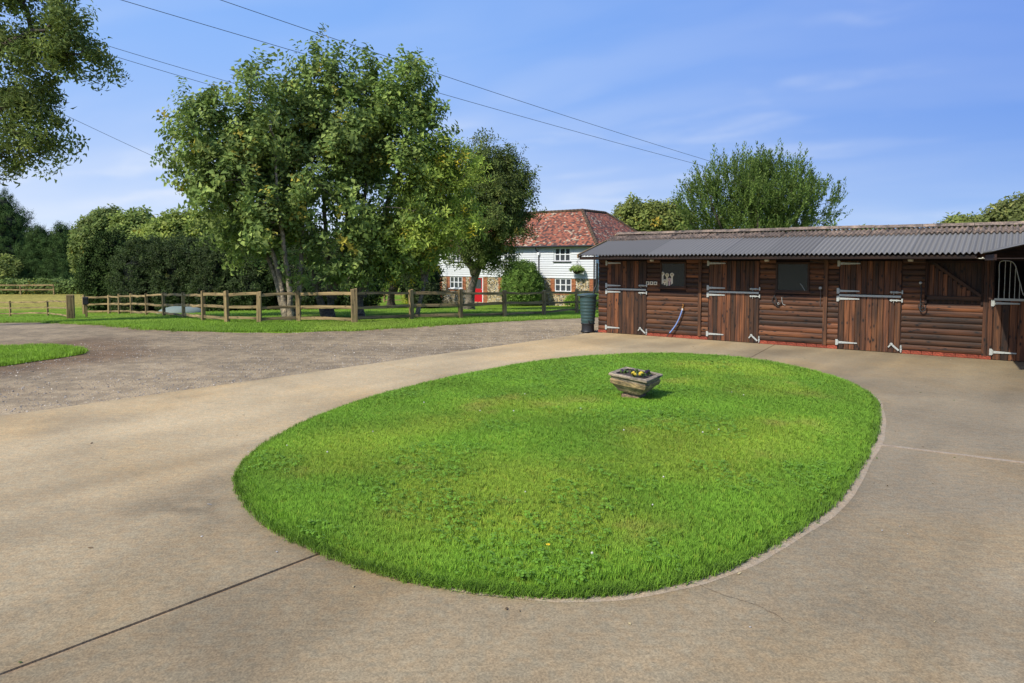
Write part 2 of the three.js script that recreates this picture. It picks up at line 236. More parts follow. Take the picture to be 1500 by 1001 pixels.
{ // worn cement lip round the grass island
  const pos = [], uv = [], col = [], idx = []; const n = OVAL.length; let cx = 0, cz = 0; OVAL.forEach((p) => { cx += p[0] / n; cz += p[1] / n; });
  for (let i = 0; i <= n; i++) { const p = OVAL[i % n], a = OVAL[(i + n - 1) % n], b = OVAL[(i + 1) % n]; let nx = -(b[1] - a[1]), nz = b[0] - a[0]; const l = Math.hypot(nx, nz); nx /= l; nz /= l; if (nx * (p[0] - cx) + nz * (p[1] - cz) < 0) { nx = -nx; nz = -nz; } const side = smooth(-0.6, 0.5, nx); const w = (0.035 + 0.075 * side) * (0.75 + 0.5 * fbm((i % n) / n * 40, 2, 8, 3, 40, 40)); const t = 0.98 + 0.2 * fbm((i % n) / n * 60, 4, 9, 3, 60, 60); for (const [d, y] of [[-0.1, 0.004], [w * 0.55, 0.007], [w, 0.0012]]) { pos.push(p[0] + nx * d, y, p[1] + nz * d); uv.push(p[0] + nx * d, -p[1] - nz * d); col.push(0.50 * t, 0.40 * t, 0.275 * t); } }
  for (let i = 0; i < n; i++) for (let k = 0; k < 2; k++) { const a = i * 3 + k; idx.push(a, a + 1, a + 3, a + 1, a + 4, a + 3); }
  const g = new THREE.BufferGeometry(); g.setAttribute('position', new THREE.Float32BufferAttribute(pos, 3)); g.setAttribute('uv', new THREE.Float32BufferAttribute(uv, 2)); g.setAttribute('color', new THREE.Float32BufferAttribute(col, 3)); g.setIndex(idx); g.computeVertexNormals(); part('cement_lip', g, concreteM, yard);
}
// the grass island: a low mound of soil and turf, then its blades
const islandY = (x, z) => { const d = edgeDist(x, z, OVAL); return 0.012 + 0.045 * smooth(0, 0.12, d) + 0.05 * smooth(0, 2.5, d) + 0.015 * (fbm(x * 1.4, z * 1.4, 4, 3) - 0.5); };
const islandTone = (x, z) => { const n = fbm(x * 1.1, z * 1.1, 61, 4), y = fbm(x * 0.55 + 3, z * 0.55, 71, 4), rim = smooth(0.9, 0.1, edgeDist(x, z, OVAL)); const lush = [0.212, 0.395, 0.032], pale = [0.31, 0.45, 0.042], thatch = [0.38, 0.36, 0.08]; const py = smooth(0.42, 0.70, y) * (1 - rim * 0.75), pt = smooth(0.58, 0.78, fbm(x * 2.2 + 8, z * 2.2, 81, 4)) * smooth(0.4, 0.6, y) * (1 - rim); const k = 0.76 + 0.55 * n; return [0, 1, 2].map((i) => lerp(lerp(lush[i], pale[i], py), thatch[i], pt * 0.5) * k); };
structure('grass_island', sheet(OVAL, 0.2, islandY, (x, z) => islandTone(x, z).map((c, i) => c * [0.75, 0.6, 0.8][i]), 0.05), groundM);
const bladeM = new THREE.MeshPhysicalMaterial({ roughness: 0.85, transmission: 0.3, thickness: 0, specularIntensity: 0.35, side: THREE.DoubleSide });
function tuft(n, spread, h, w, seed, lean = 0.5) {
  const r = rng(seed), pos = [], nor = [], idx = [];
  for (let i = 0; i < n; i++) {
    const a = r() * 6.283, d = Math.sqrt(r()) * spread, x = Math.cos(a) * d, z = Math.sin(a) * d, b = r() * 6.283, hh = h * (0.55 + 0.75 * r()), l = hh * lean * (0.3 + r()), ww = w * (0.7 + 0.6 * r()), c = r() * 6.283;
    const dx = Math.cos(b), dz = Math.sin(b), sx = -dz, sz = dx, k = pos.length / 3;
    pos.push(x - sx * ww, -0.004, z - sz * ww, x + sx * ww, -0.004, z + sz * ww, x + dx * l * 0.4 + sx * ww * 0.8, hh * 0.62, z + dz * l * 0.4 + sz * ww * 0.8, x + dx * l * 0.4 - sx * ww * 0.8, hh * 0.62, z + dz * l * 0.4 - sz * ww * 0.8, x + dx * l, hh, z + dz * l);
    idx.push(k, k + 1, k + 2, k, k + 2, k + 3, k + 3, k + 2, k + 4);
    const N = V(dx * -0.4, 0.92, dz * -0.4).normalize(); for (let q = 0; q < 5; q++) nor.push(N.x, N.y, N.z);
  }
  const g = new THREE.BufferGeometry(); g.setAttribute('position', new THREE.Float32BufferAttribute(pos, 3)); g.setAttribute('normal', new THREE.Float32BufferAttribute(nor, 3)); g.setIndex(idx); return g;
}
{
  const r = rng(404), list = [], cols = [], m = new THREE.Matrix4(), q = new THREE.Quaternion(), up = V(0, 1, 0);
  const far = []; const farC = [];
  for (let k = 0; k < 150000; k++) {
    const x = -2.8 + r() * 8.5, z = -14.8 + r() * 10.8, near = smooth(14, 5, -z); if (r() > 0.35 + 0.65 * near || !inPoly(x, z, OVAL)) continue;
    const ed = edgeDist(x, z, OVAL), t = islandTone(x, z), v = 0.8 + 0.4 * r(), rim = smooth(0.3, 0.0, ed), clump = fbm(x * 1.8, z * 1.8, 15, 3), s = (0.65 + 0.45 * clump + 0.25 * rim) * (0.7 + 0.6 * r()) * lerp(1.15, 1, near);
    q.setFromAxisAngle(up, r() * 6.283); list.push(m.compose(V(x, islandY(x, z), z), q, V(lerp(1.3, 1, near), s, lerp(1.3, 1, near))).clone());
    const yl = r() < 0.04 ? [1.5, 1.1, 1.3] : [1, 1, 1]; cols.push(lin(t[0] * v * yl[0], t[1] * v * yl[1], t[2] * v * yl[2]));
  }
  // a shaggy fringe that hangs over the cement
  for (let k = 0; k < 5200; k++) { const i = Math.floor(r() * OVAL.length), p = OVAL[i], b = OVAL[(i + 1) % OVAL.length], t0 = r(), x = lerp(p[0], b[0], t0) + (r() - 0.5) * 0.06, z = lerp(p[1], b[1], t0) + (r() - 0.5) * 0.06, t = islandTone(x, z), v = 0.55 + 0.4 * r(); q.setFromEuler(new THREE.Euler((r() - 0.5) * 0.9, r() * 6.28, (r() - 0.5) * 0.9)); const s = 0.8 + 0.8 * r(); list.push(m.compose(V(x, 0.012, z), q, V(s, s, s)).clone()); cols.push(lin(t[0] * v, t[1] * v, t[2] * v)); }
  copies('island_grass', tuft(18, 0.036, 0.031, 0.0016, 8, 1.0), bladeM, list, scene, cols);
  // clover and small broad leaves among the blades
  const cl = [], cc = []; const leaf = new THREE.CircleGeometry(0.0085, 6).rotateX(-1.25); const tri = mergeGeometries([0, 2.09, 4.19].map((a) => leaf.clone().translate(0, 0, 0.011).rotateY(a)));
  for (let k = 0; k < 26000; k++) { const x = -2.8 + r() * 8.5, z = -14.8 + r() * 10.8; if (!inPoly(x, z, OVAL) || fbm(x * 1.3 + 2, z * 1.3, 91, 4) < 0.58) continue; q.setFromEuler(new THREE.Euler((r() - 0.5) * 0.7, r() * 6.28, (r() - 0.5) * 0.7)); const s = 0.7 + r() * 0.8; cl.push(m.compose(V(x, islandY(x, z) + 0.025 + r() * 0.03, z), q, V(s, s, s)).clone()); const v = 0.7 + 0.5 * r(); cc.push(lin(0.17 * v, 0.34 * v, 0.03 * v)); }
  copies('clover', tri, bladeM, cl, scene, cc);
  const fl = []; for (let k = 0; k < 26; k++) { const x = -2.4 + r() * 7.6, z = -12 + r() * 7.6; if (!inPoly(x, z, OVAL) || edgeDist(x, z, OVAL) < 0.3) continue; q.identity(); const s = 0.7 + r() * 0.5; fl.push(m.compose(V(x, islandY(x, z) + 0.06, z), q, V(s, s, s)).clone()); }
  copies('clover_flowers', new THREE.IcosahedronGeometry(0.008, 1), std({ color: lin(0.6, 0.57, 0.48) }), fl, scene);
}
{ // longer grass on the lawn between drive and fence, and behind it
  const r = rng(515), list = [], cols = [], m = new THREE.Matrix4(), q = new THREE.Quaternion(), up = V(0, 1, 0);
  for (let k = 0; k < 120000; k++) {
    const x = -30 + r() * 36, z = -20 - r() * 19; if (inPoly(x, z, gravelPoly)) { if (edgeDist(x, z, VERGE) > 0.25 || r() > 0.12) continue; }
    if (z < -20 - 19 * Math.pow(r(), 0.8)) continue; const t = fieldTone(x, z), v = 0.85 + 0.4 * r(); q.setFromAxisAngle(up, r() * 6.28); const ed = smooth(0.5, 0, edgeDist(x, z, VERGE)); const s = 0.6 + 0.5 * r() + 0.35 * ed * r(); list.push(m.compose(V(x, ground(x, z), z), q, V(1.2, s, 1.2)).clone()); cols.push(lin(t[0] * v, t[1] * v, t[2] * v));
  }
  for (let k = 0; k < 16000; k++) { const x = -20 + r() * 10.6, z = -17 + r() * 5.6; if (!inPoly(x, z, PATCH)) continue; const t = fieldTone(x, z), v = 0.8 + 0.4 * r(); q.setFromAxisAngle(up, r() * 6.28); const s = 0.7 + 0.6 * r(); list.push(m.compose(V(x, ground(x, z) + 0.03, z), q, V(0.9, s * 0.9, 0.9)).clone()); cols.push(lin(t[0] * v, t[1] * v, t[2] * v)); }
  copies('lawn_grass', tuft(16, 0.075, 0.075, 0.0042, 9, 0.6), bladeM, list, scene, cols);
}
{ // bits of straw, leaf and grit blown over the concrete
  const r = rng(717), list = [], cols = [], m = new THREE.Matrix4(), q = new THREE.Quaternion();
  for (let k = 0; k < 700; k++) { const x = -7 + r() * 17, z = -19 + r() * 16.5; if ((x - A0[0]) * 0.757 + (z - A0[1]) * 0.653 < 0.1 || inPoly(x, z, OVAL) || (x - 2.567) * -0.595 + (z + 19.66) * 0.8035 < 0.1) continue; const near = edgeDist(x, z, OVAL); if (r() > 0.25 + Math.exp(-near * 2)) continue; q.setFromEuler(new THREE.Euler((r() - 0.5) * 0.5, r() * 6.28, (r() - 0.5) * 0.5)); const s = 0.5 + r(); list.push(m.compose(V(x, 0.006, z), q, V(s * (0.5 + r() * 1.6), 0.6, s)).clone()); const w = r(), v = 0.5 + r() * 0.6; cols.push(w < 0.45 ? lin(0.20 * v, 0.13 * v, 0.06 * v) : w < 0.7 ? lin(0.5 * v, 0.4 * v, 0.2 * v) : w < 0.85 ? lin(0.1 * v, 0.16 * v, 0.03 * v) : lin(0.6 * v, 0.56 * v, 0.5 * v)); }
  copies('leaf_litter', new THREE.IcosahedronGeometry(0.009, 0).scale(1, 0.4, 0.7), std({}), list, scene, cols);
}
{ // loose stones on the drive, thickest along the edge of the concrete
  const r = rng(616), list = [], cols = [], m = new THREE.Matrix4(), q = new THREE.Quaternion();
  for (let k = 0; k < 20000; k++) { const t = -4 + r() * 20, off = Math.pow(r(), 1.7) * 9, p = E(t), x = p[0] - 0.757 * off - 0.02, z = p[1] - 0.653 * off; if (!inPoly(x, z, gravelPoly) || inPoly(x, z, PATCH) || r() > 0.4 + 0.6 * fbm(x, z, 7, 3)) continue; q.setFromEuler(new THREE.Euler(r() * 6, r() * 6, r() * 6)); const s = 0.005 + 0.011 * r() * r(); list.push(m.compose(V(x, ground(x, z) + 0.014, z), q, V(s * (1 + r()), s * 0.8, s * (1 + r() * 0.5))).clone()); const v = 0.6 + 0.7 * r() * r() + (r() < 0.02 ? 0.7 : 0); cols.push(lin(0.46 * v, 0.40 * v, 0.31 * v)); }
  copies('loose_stones', new THREE.IcosahedronGeometry(1, 0), std({ roughness: 0.95 }), list, scene, cols);
}

// ---------------------------------------------------------------- shared shapes
function box(w, h, d, x, y, z, uvAlong = 'x', r = rng(1)) {           // a box with uv in metres, the grain along the given axis
  const g = new THREE.BoxGeometry(w, h, d); remap(g, uvAlong, r() * 2.4, r() * 0.6); g.translate(x, y, z); return g;
}
function remap(g, along, ou = 0, ov = 0) {
  const p = g.attributes.position, n = g.attributes.normal, uv = new Float32Array(p.count * 2);
  for (let i = 0; i < p.count; i++) {
    const c = [p.getX(i), p.getY(i), p.getZ(i)], N = [Math.abs(n.getX(i)), Math.abs(n.getY(i)), Math.abs(n.getZ(i))], a = 'xyz'.indexOf(along), o = [0, 1, 2].filter((k) => k !== a), t = N[o[0]] < N[o[1]] ? o[0] : o[1];
    uv[i * 2] = c[a] + ou; uv[i * 2 + 1] = c[t] + ov;
  }
  g.setAttribute('uv', new THREE.BufferAttribute(uv, 2)); return g;
}
function extrude(profile, len, along = 'x', ou = 0, ov = 0) {          // profile of [y, z] closed, swept from 0 to len along x
  const n = profile.length, pos = [], uv = [], idx = []; let acc = 0;
  for (let i = 0; i < n; i++) { const a = profile[i], b = profile[(i + 1) % n], l = Math.hypot(b[0] - a[0], b[1] - a[1]), k = pos.length / 3; pos.push(0, a[0], a[1], len, a[0], a[1], len, b[0], b[1], 0, b[0], b[1]); uv.push(ou, acc + ov, ou + len, acc + ov, ou + len, acc + l + ov, ou, acc + l + ov); idx.push(k, k + 2, k + 1, k, k + 3, k + 2); acc += l; }
  const sh = THREE.ShapeUtils.triangulateShape(profile.map((p) => new THREE.Vector2(p[1], p[0])), []);
  for (const x of [0, len]) { const k = pos.length / 3; profile.forEach((p) => { pos.push(x, p[0], p[1]); uv.push(ou + p[1], ov + p[0]); }); for (const [a, b, c] of sh) x ? idx.push(k + a, k + c, k + b) : idx.push(k + a, k + b, k + c); }
  const g = new THREE.BufferGeometry(); g.setAttribute('position', new THREE.Float32BufferAttribute(pos, 3)); g.setAttribute('uv', new THREE.Float32BufferAttribute(uv, 2)); g.setIndex(idx); g.computeVertexNormals(); return g;
}
function tube(pts, rad, seg = 24, sides = 6) { return new THREE.TubeGeometry(new THREE.CatmullRomCurve3(pts.map((p) => V(...p))), seg, rad, sides, false); }
const cyl = (r1, r2, h, n, x, y, z) => new THREE.CylinderGeometry(r1, r2, h, n).translate(x, y, z);
const bare = (g) => { g = g.index ? g.toNonIndexed() : g; for (const k of Object.keys(g.attributes)) if (!['position', 'normal', 'uv'].includes(k)) g.deleteAttribute(k); if (!g.attributes.uv) g.setAttribute('uv', new THREE.BufferAttribute(new Float32Array(g.attributes.position.count * 2), 2)); return g; };
const merge = (...gs) => mergeGeometries(gs.flat().map(bare));

// ---------------------------------------------------------------- the stable block
const stain = [1, 0.72, 0.48, 1.2, 0.34, 0.60, 0.9, 1.45].map((k, i) => std({ map: stainMap, bumpMap: woodBump, bumpScale: 0.0008, color: lin(0.265 * k, 0.25 * k * (i % 2 ? 0.92 : 1), 0.17 * k * (i % 3 ? 0.9 : 1.0)), roughness: 0.72 }));
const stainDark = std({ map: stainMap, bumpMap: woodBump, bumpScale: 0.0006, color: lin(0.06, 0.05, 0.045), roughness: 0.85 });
const galv = std({ color: lin(0.44, 0.46, 0.42), metalness: 0.1, roughness: 0.5, bumpMap: mottleBump, bumpScale: 0.001 });
const blackIron = std({ color: lin(0.02, 0.02, 0.02), roughness: 0.6 });
const stable = thing('stable_block', 'long dark brown timber stable block with grey corrugated roof and four half doors', 'stable', [2.567, 0, -19.659], -0.6376);
{
  const r = rng(31), S = stable, pick = () => stain[Math.floor(r() * stain.length)];
  const PITCH = 0.128, Y0 = 0.082;
  // log-lap profile of one board, [y, z]
  const lap = (h) => [[0, -0.022], [0, -0.002], [h * 0.16, 0.013], [h * 0.42, 0.019], [h * 0.70, 0.016], [h * 0.90, 0.005], [h * 0.985, -0.006], [h * 0.985, -0.022]];
  const holes = [[1.83, 2.57, 1.335, 2.04], [4.87, 5.65, 1.30, 2.03], [8.02, 9.07, 1.13, 2.06]];
  const bays = [[-0.075, 0.205], [1.435, 2.915], [3.0, 3.185], [4.485, 5.97], [6.062, 6.30], [7.585, 9.08]];
  for (let k = 0; k < 18; k++) {
    const y = Y0 + k * PITCH;
    for (const [a, b] of bays) {
      let spans = [[a, b]];
      for (const [h0, h1, v0, v1] of holes) if (y + PITCH > v0 + 0.02 && y < v1 - 0.02) spans = spans.flatMap(([p, q]) => h1 <= p || h0 >= q ? [[p, q]] : [[p, h0], [h1, q]].filter(([u, v]) => v - u > 0.04));
      for (const [p, q] of spans) { const g = extrude(lap(PITCH), q - p - 0.004, 'x', r() * 2.4, r() * 0.6); g.rotateX((r() - 0.5) * 0.05); g.translate(p + 0.002, y, (r() - 0.5) * 0.003); part('wall_board', g, pick(), S); }
    }
  }
  // framing and lining behind the boards, back and end walls
  const lining = [[-0.075, 0.205, 0.02, 2.4], [1.435, 1.83, 0.02, 2.4], [2.57, 3.185, 0.02, 2.4], [1.83, 2.57, 0.02, 1.335], [1.83, 2.57, 2.04, 2.4], [4.485, 4.87, 0.02, 2.4], [5.65, 6.30, 0.02, 2.4], [4.87, 5.65, 0.02, 1.30], [4.87, 5.65, 2.03, 2.4], [7.585, 8.02, 0.02, 2.4], [8.02, 9.07, 0.02, 1.13], [8.02, 9.07, 2.06, 2.4], [9.07, 9.26, 0.02, 2.4], [0.205, 1.435, 2.06, 2.4], [3.185, 4.485, 2.06, 2.4], [6.30, 7.585, 2.06, 2.4], [9.26, 10.5, 2.06, 2.4]];
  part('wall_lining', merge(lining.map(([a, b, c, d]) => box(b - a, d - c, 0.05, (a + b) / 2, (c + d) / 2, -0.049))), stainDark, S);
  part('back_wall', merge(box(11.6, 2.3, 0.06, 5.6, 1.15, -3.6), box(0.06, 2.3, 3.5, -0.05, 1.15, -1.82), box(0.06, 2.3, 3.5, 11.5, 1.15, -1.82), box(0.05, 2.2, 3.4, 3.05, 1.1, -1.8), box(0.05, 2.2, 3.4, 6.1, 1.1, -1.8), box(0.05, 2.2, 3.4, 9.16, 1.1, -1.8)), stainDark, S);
  part('floor', box(11.5, 0.06, 3.6, 5.7, -0.035, -1.83), std({ color: lin(0.2, 0.17, 0.14) }), S);
  // posts
  for (const [x, w] of [[2.957, 0.085], [6.016, 0.092]]) part('post', box(w, 2.2, 0.06, x, 1.18, 0.018, 'y', r), stain[0], S);
  for (const x of [9.12, 9.205]) part('post', box(0.078, 2.15, 0.04, x, 1.12, 0.012, 'y', r), stain[1], S);
  for (const x of [0.205, 1.437, 3.187, 4.487, 6.302, 7.587, 9.258]) part('door_jamb', box(0.016, 2.06, 0.06, x, 1.05, -0.012, 'y', r), stainDark, S);
  // red painted brick course under the boards
  const redM = [1, 0.85, 0.72].map((k) => std({ color: lin(0.95 * k, 0.20 * k, 0.10 * k), map: mottleMap, bumpMap: mottleBump, bumpScale: 0.001 }));
  const redBrick = new RoundedBoxGeometry(0.213, 0.076, 0.10, 2, 0.006);
  for (const [a, b] of [...bays.slice(0, 1), [1.435, 3.185], [4.485, 6.30], [7.585, 9.25]]) { const n = Math.max(1, Math.round((b - a) / 0.222)), w = (b - a) / n; for (let i = 0; i < n; i++) { const o = part('brick', redBrick, redM[Math.floor(r() * 3)], S); o.scale.x = (w - 0.006) / 0.213; o.position.set(a + (i + 0.5) * w, 0.040, -0.022 + r() * 0.006); } }
  // fittings
  const strap = (len, y, x, dir = 1) => { // tee hinge: a plate on the frame and a long tapering strap
    const sh = new THREE.Shape(); sh.moveTo(0, -0.025); sh.lineTo(len * 0.98, -0.011); sh.quadraticCurveTo(len, 0, len * 0.98, 0.011); sh.lineTo(0, 0.025);
    const a = new THREE.ExtrudeGeometry(sh, { depth: 0.006, bevelEnabled: true, bevelSize: 0.002, bevelThickness: 0.002, bevelSegments: 1 }).translate(0.012, 0, 0); const p = new RoundedBoxGeometry(0.05, 0.135, 0.010, 1, 0.003).translate(-0.028, 0, 0.004), kn = cyl(0.011, 0.011, 0.10, 8, 0.004, 0, 0.010);
    const bolts = [0.08, 0.2, 0.33].filter((q) => q < len).map((q) => new THREE.SphereGeometry(0.008, 6, 4).translate(q, 0, 0.010));
    const g = merge(a, p, kn, bolts); return g.translate(x, y, 0.036);
  };
  const sliding = (x, y) => merge(new RoundedBoxGeometry(0.17, 0.042, 0.008, 1, 0.003), cyl(0.013, 0.013, 0.235, 8, 0, 0, 0).rotateZ(Math.PI / 2).translate(0.03, 0, 0.018), new RoundedBoxGeometry(0.022, 0.05, 0.035, 1, 0.004).translate(-0.055, 0, 0.016), new RoundedBoxGeometry(0.022, 0.05, 0.035, 1, 0.004).translate(0.05, 0, 0.016), new RoundedBoxGeometry(0.03, 0.085, 0.035, 1, 0.004).translate(0.155, 0.006, 0.012), cyl(0.006, 0.006, 0.05, 6, 0, 0, 0).translate(-0.01, -0.028, 0.03)).translate(x, y, 0.036);
  const kick = (x, y) => merge(new RoundedBoxGeometry(0.20, 0.04, 0.010, 1, 0.003).rotateZ(-0.72).translate(-0.05, 0.03, 0.01), new THREE.CylinderGeometry(0.03, 0.03, 0.02, 10).rotateX(Math.PI / 2).translate(-0.125, 0.10, 0.012), new RoundedBoxGeometry(0.10, 0.03, 0.012, 1, 0.004).rotateZ(0.9).translate(-0.155, 0.062, 0.016), new RoundedBoxGeometry(0.04, 0.135, 0.018, 1, 0.004).translate(0.065, 0.01, 0.0), cyl(0.014, 0.014, 0.06, 8, 0.065, 0.06, 0.018), cyl(0.014, 0.014, 0.06, 8, 0.065, -0.045, 0.018)).translate(x, y, 0.036);
  const boarded = (d, x0, x1, y0, y1, n) => { const w = (x1 - x0) / n; for (let i = 0; i < n; i++) { const ww = w - 0.004, g = extrude([[0, -0.02], [0.0, 0.006], [0.008, 0.013], [ww - 0.008, 0.013], [ww, 0.006], [ww, -0.02]], y1 - y0, 'x', r() * 2.4, r() * 0.6); g.rotateZ(Math.PI / 2); g.translate(x0 + i * w + ww + 0.002, y0, 0.012 + (r() - 0.5) * 0.004); part('door_board', g, pick(), d); } for (const y of [y0 + 0.18, y1 - 0.15]) part('ledge', box(x1 - x0 - 0.06, 0.1, 0.03, (x0 + x1) / 2, y, -0.03), stainDark, d); };
  const doors = [[0.215, 1.425, 'lower left'], [3.197, 4.475], [6.312, 7.575], [9.268, 10.48]];
  doors.forEach(([a, b], i) => {
    const lo = sub('lower_door', S); boarded(lo, a, b, 0.0 + 0.012, 1.245, [10, 11, 11, 9][i]);
    part('top_strip', merge(box(b - a, 0.042, 0.012, (a + b) / 2, 1.262, 0.031), box(b - a, 0.010, 0.06, (a + b) / 2, 1.282, 0.006)), galv, lo);
    part('hinge', strap(0.42, 1.185, a), galv, lo); part('hinge', strap(0.40, 0.165, a), galv, lo);
    if (i < 3) {
      part('bolt', sliding(b - 0.13, 1.175), galv, lo); part('kick_bolt', kick(b - 0.035, 0.10), galv, lo);
      const up = sub('upper_door', S); boarded(up, a, b, 1.305, 2.055, [10, 11, 11][i]);
      part('hinge', strap(0.42, 1.365, a), galv, up); part('hinge', strap(0.42, 2.0, a), galv, up); if (i) part('bolt', sliding(b - 0.13, 1.36), galv, up);
      else part('bolt', sliding(b - 0.13, 1.38), galv, up);
    } else { // open above, behind a weaving grille
      const gr = sub('weave_grille', S), rod = (p, q) => tube([p, [(p[0] + q[0]) / 2, (p[1] + q[1]) / 2, (p[2] + q[2]) / 2], q], 0.008, 4, 6);
      part('grille_frame', tube([[9.335, 1.28, 0.03], [9.335, 1.7, 0.03], [9.335, 2.03, 0.03], [9.36, 2.055, 0.03], [9.5, 2.055, 0.03], [9.57, 2.01, 0.03], [9.68, 1.62, 0.03], [9.78, 1.33, 0.03], [10.0, 1.29, 0.03], [10.42, 1.285, 0.03]], 0.010, 60, 6), galv, gr);
      for (const [x, t] of [[9.43, 2.05], [9.515, 2.05], [9.60, 1.90], [9.68, 1.62]]) part('grille_bar', rod([x, 1.28, 0.03], [x, t, 0.03]), galv, gr);
    }
  });
  // two windows
  const paneM = new THREE.MeshPhysicalMaterial({ color: lin(0.22, 0.23, 0.20), roughness: 0.2, transmission: 0.85, thickness: 0, specularIntensity: 0.45 });
  for (const [a, b, c, d] of holes.slice(0, 2)) { const w = sub('window', S); part('frame', merge(box(b - a, 0.05, 0.07, (a + b) / 2, c + 0.025, -0.002), box(b - a, 0.05, 0.07, (a + b) / 2, d - 0.025, -0.002), box(0.045, d - c - 0.1, 0.068, a + 0.0225, (c + d) / 2, -0.002, 'y'), box(0.045, d - c - 0.1, 0.068, b - 0.0225, (c + d) / 2, -0.002, 'y')), stain[4], w); part('pane', box(b - a - 0.09, d - c - 0.1, 0.004, (a + b) / 2, (c + d) / 2, 0.008), paneM, w); part('sill', box(b - a + 0.06, 0.03, 0.075, (a + b) / 2, c - 0.015, 0.008), stain[1], w); }
  part('window_stay', tube([[5.44, 1.52, 0.02], [5.50, 1.44, 0.02], [5.56, 1.33, 0.02]], 0.006, 6, 5), galv, S);
  // hatch: boards under a slanting brace, closed above it by dark stained boards
  const hx = sub('hatch', S); part('sill_rail', box(1.03, 0.085, 0.06, 8.545, 1.265, 0.0, 'x', r), stain[2], hx);
  for (let i = 0; i < 11; i++) { const x = 8.055 + i * 0.085, top = 2.0 - (x - 8.11) * 0.80; if (top - 0.03 < 1.34) continue; const g = extrude([[0, -0.015], [0, 0.006], [0.006, 0.011], [0.075, 0.011], [0.081, 0.006], [0.081, -0.015]], Math.min(0.70, top - 1.31), 'x', r() * 2.4, r() * 0.6); g.rotateZ(Math.PI / 2).translate(x + 0.04, 1.31, -0.03); part('hatch_board', g, pick(), hx); }
  { const L = Math.hypot(0.93, 0.74), g = box(L, 0.06, 0.04, 0, 0, 0, 'x', r); g.rotateZ(-Math.atan2(0.74, 0.93)).translate(8.60, 1.665, 0.006); part('brace', g, stain[2], hx); }
  for (let i = 0; i < 10; i++) part('back_board', box(0.098, 0.92, 0.02, 8.09 + i * 0.102, 1.60, -0.062, 'y', r), stain[4], hx);
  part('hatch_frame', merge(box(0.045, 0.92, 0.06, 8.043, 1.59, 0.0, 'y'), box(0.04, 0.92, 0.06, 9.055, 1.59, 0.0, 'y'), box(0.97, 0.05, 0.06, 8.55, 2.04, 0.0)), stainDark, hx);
  // roof: corrugated sheets, brown upper course, verge and fascia
  const EV = 0.97, RI = -1.32, YE = 2.195, YR = 2.80, slope = (YR - YE) / (EV - RI), yAt = (e) => e >= RI ? YE + (EV - e) * slope : YR - (RI - e) * slope;
  const corr = (x0, x1, eTop, eBot, lift, over = 0.1, cut) => { // a corrugated sheet with thickness; cut(s) gives its lower end beyond the valley
    const n = Math.round((x1 - x0) / over) * 8, pos = [], uv = [], idx = [], rows = 2, J = rows + 1; const tw = (r() - 0.5) * 0.006, ou = r();
    for (const under of [0, 1]) for (let i = 0; i <= n; i++) for (let j = 0; j < J; j++) { const x = x0 + (x1 - x0) * i / n, eb = cut ? cut(x, eBot) : eBot, e = lerp(eTop, eb, j / rows), w = 0.023 * Math.cos(x / over * 2 * Math.PI); pos.push(x, yAt(e) + lift + w + tw * (i / n - 0.5) - under * 0.005, e); uv.push(x + ou, e); }
    const W = (n + 1) * J; for (let i = 0; i < n; i++) for (let j = 0; j < rows; j++) { const a = i * J + j; idx.push(a, a + 1, a + J, a + 1, a + J + 1, a + J); idx.push(W + a, W + a + J, W + a + 1, W + a + 1, W + a + J, W + a + J + 1); }
    for (let i = 0; i < n; i++) for (const j of [0, rows]) { const a = i * J + j; idx.push(a, a + J, W + a, a + J, W + a + J, W + a); }
    const g = new THREE.BufferGeometry(); g.setAttribute('position', new THREE.Float32BufferAttribute(pos, 3)); g.setAttribute('uv', new THREE.Float32BufferAttribute(uv, 2)); g.setIndex(idx); g.computeVertexNormals(); return g;
  };
  const sheetM = [1, 0.9, 1.08].map((k) => std({ color: lin(0.185 * k, 0.178 * k, 0.160 * k), bumpMap: mottleBump, bumpScale: 0.0005, roughness: 0.85 }));
  const capM = [1, 0.86, 1.12].map((k) => std({ color: lin(0.58 * k, 0.43 * k, 0.30 * k), map: mottleMap, bumpMap: mottleBump, bumpScale: 0.003 }));
  const VS = 9.07;                                                // the valley towards the wing starts here
  for (let i = 0; i < 12; i++) { const x0 = -0.17 + i * 1.0, x1 = x0 + 1.005; part('roof_sheet', corr(x0, x1, RI, EV, 0.02 + (i % 2) * 0.006, 0.1, x1 > VS ? (x, e) => Math.max(RI + 0.02, Math.min(e, EV - (x - VS))) : null), sheetM[Math.floor(r() * 3)], S); part('roof_sheet', corr(x0, x1, RI, -3.95, 0.02), sheetM[0], S); }
  for (let i = 0; i < 12; i++) { const x0 = -0.19 + i * 1.0; if (x0 > 10.2) break; part('ridge_sheet', corr(x0, x0 + 0.985, RI + 0.03, RI + 0.68 - (i % 3) * 0.02, 0.055 + (r() - 0.5) * 0.012), capM[Math.floor(r() * 3)], S); const g = extrude([[-0.03, -0.16], [0.035, -0.02], [0.045, 0.0], [0.035, 0.02], [-0.03, 0.16], [0.0, 0.0]], 0.992, 'x', r(), r()); g.rotateX(0).translate(x0 + 0.01, YR + 0.085 + (r() - 0.5) * 0.012, RI); part('ridge_cap', g, capM[Math.floor(r() * 3)], S); }
  const tanWood = std({ map: greyWoodMap, color: lin(0.8, 0.62, 0.42), bumpMap: woodBump, bumpScale: 0.0006 });
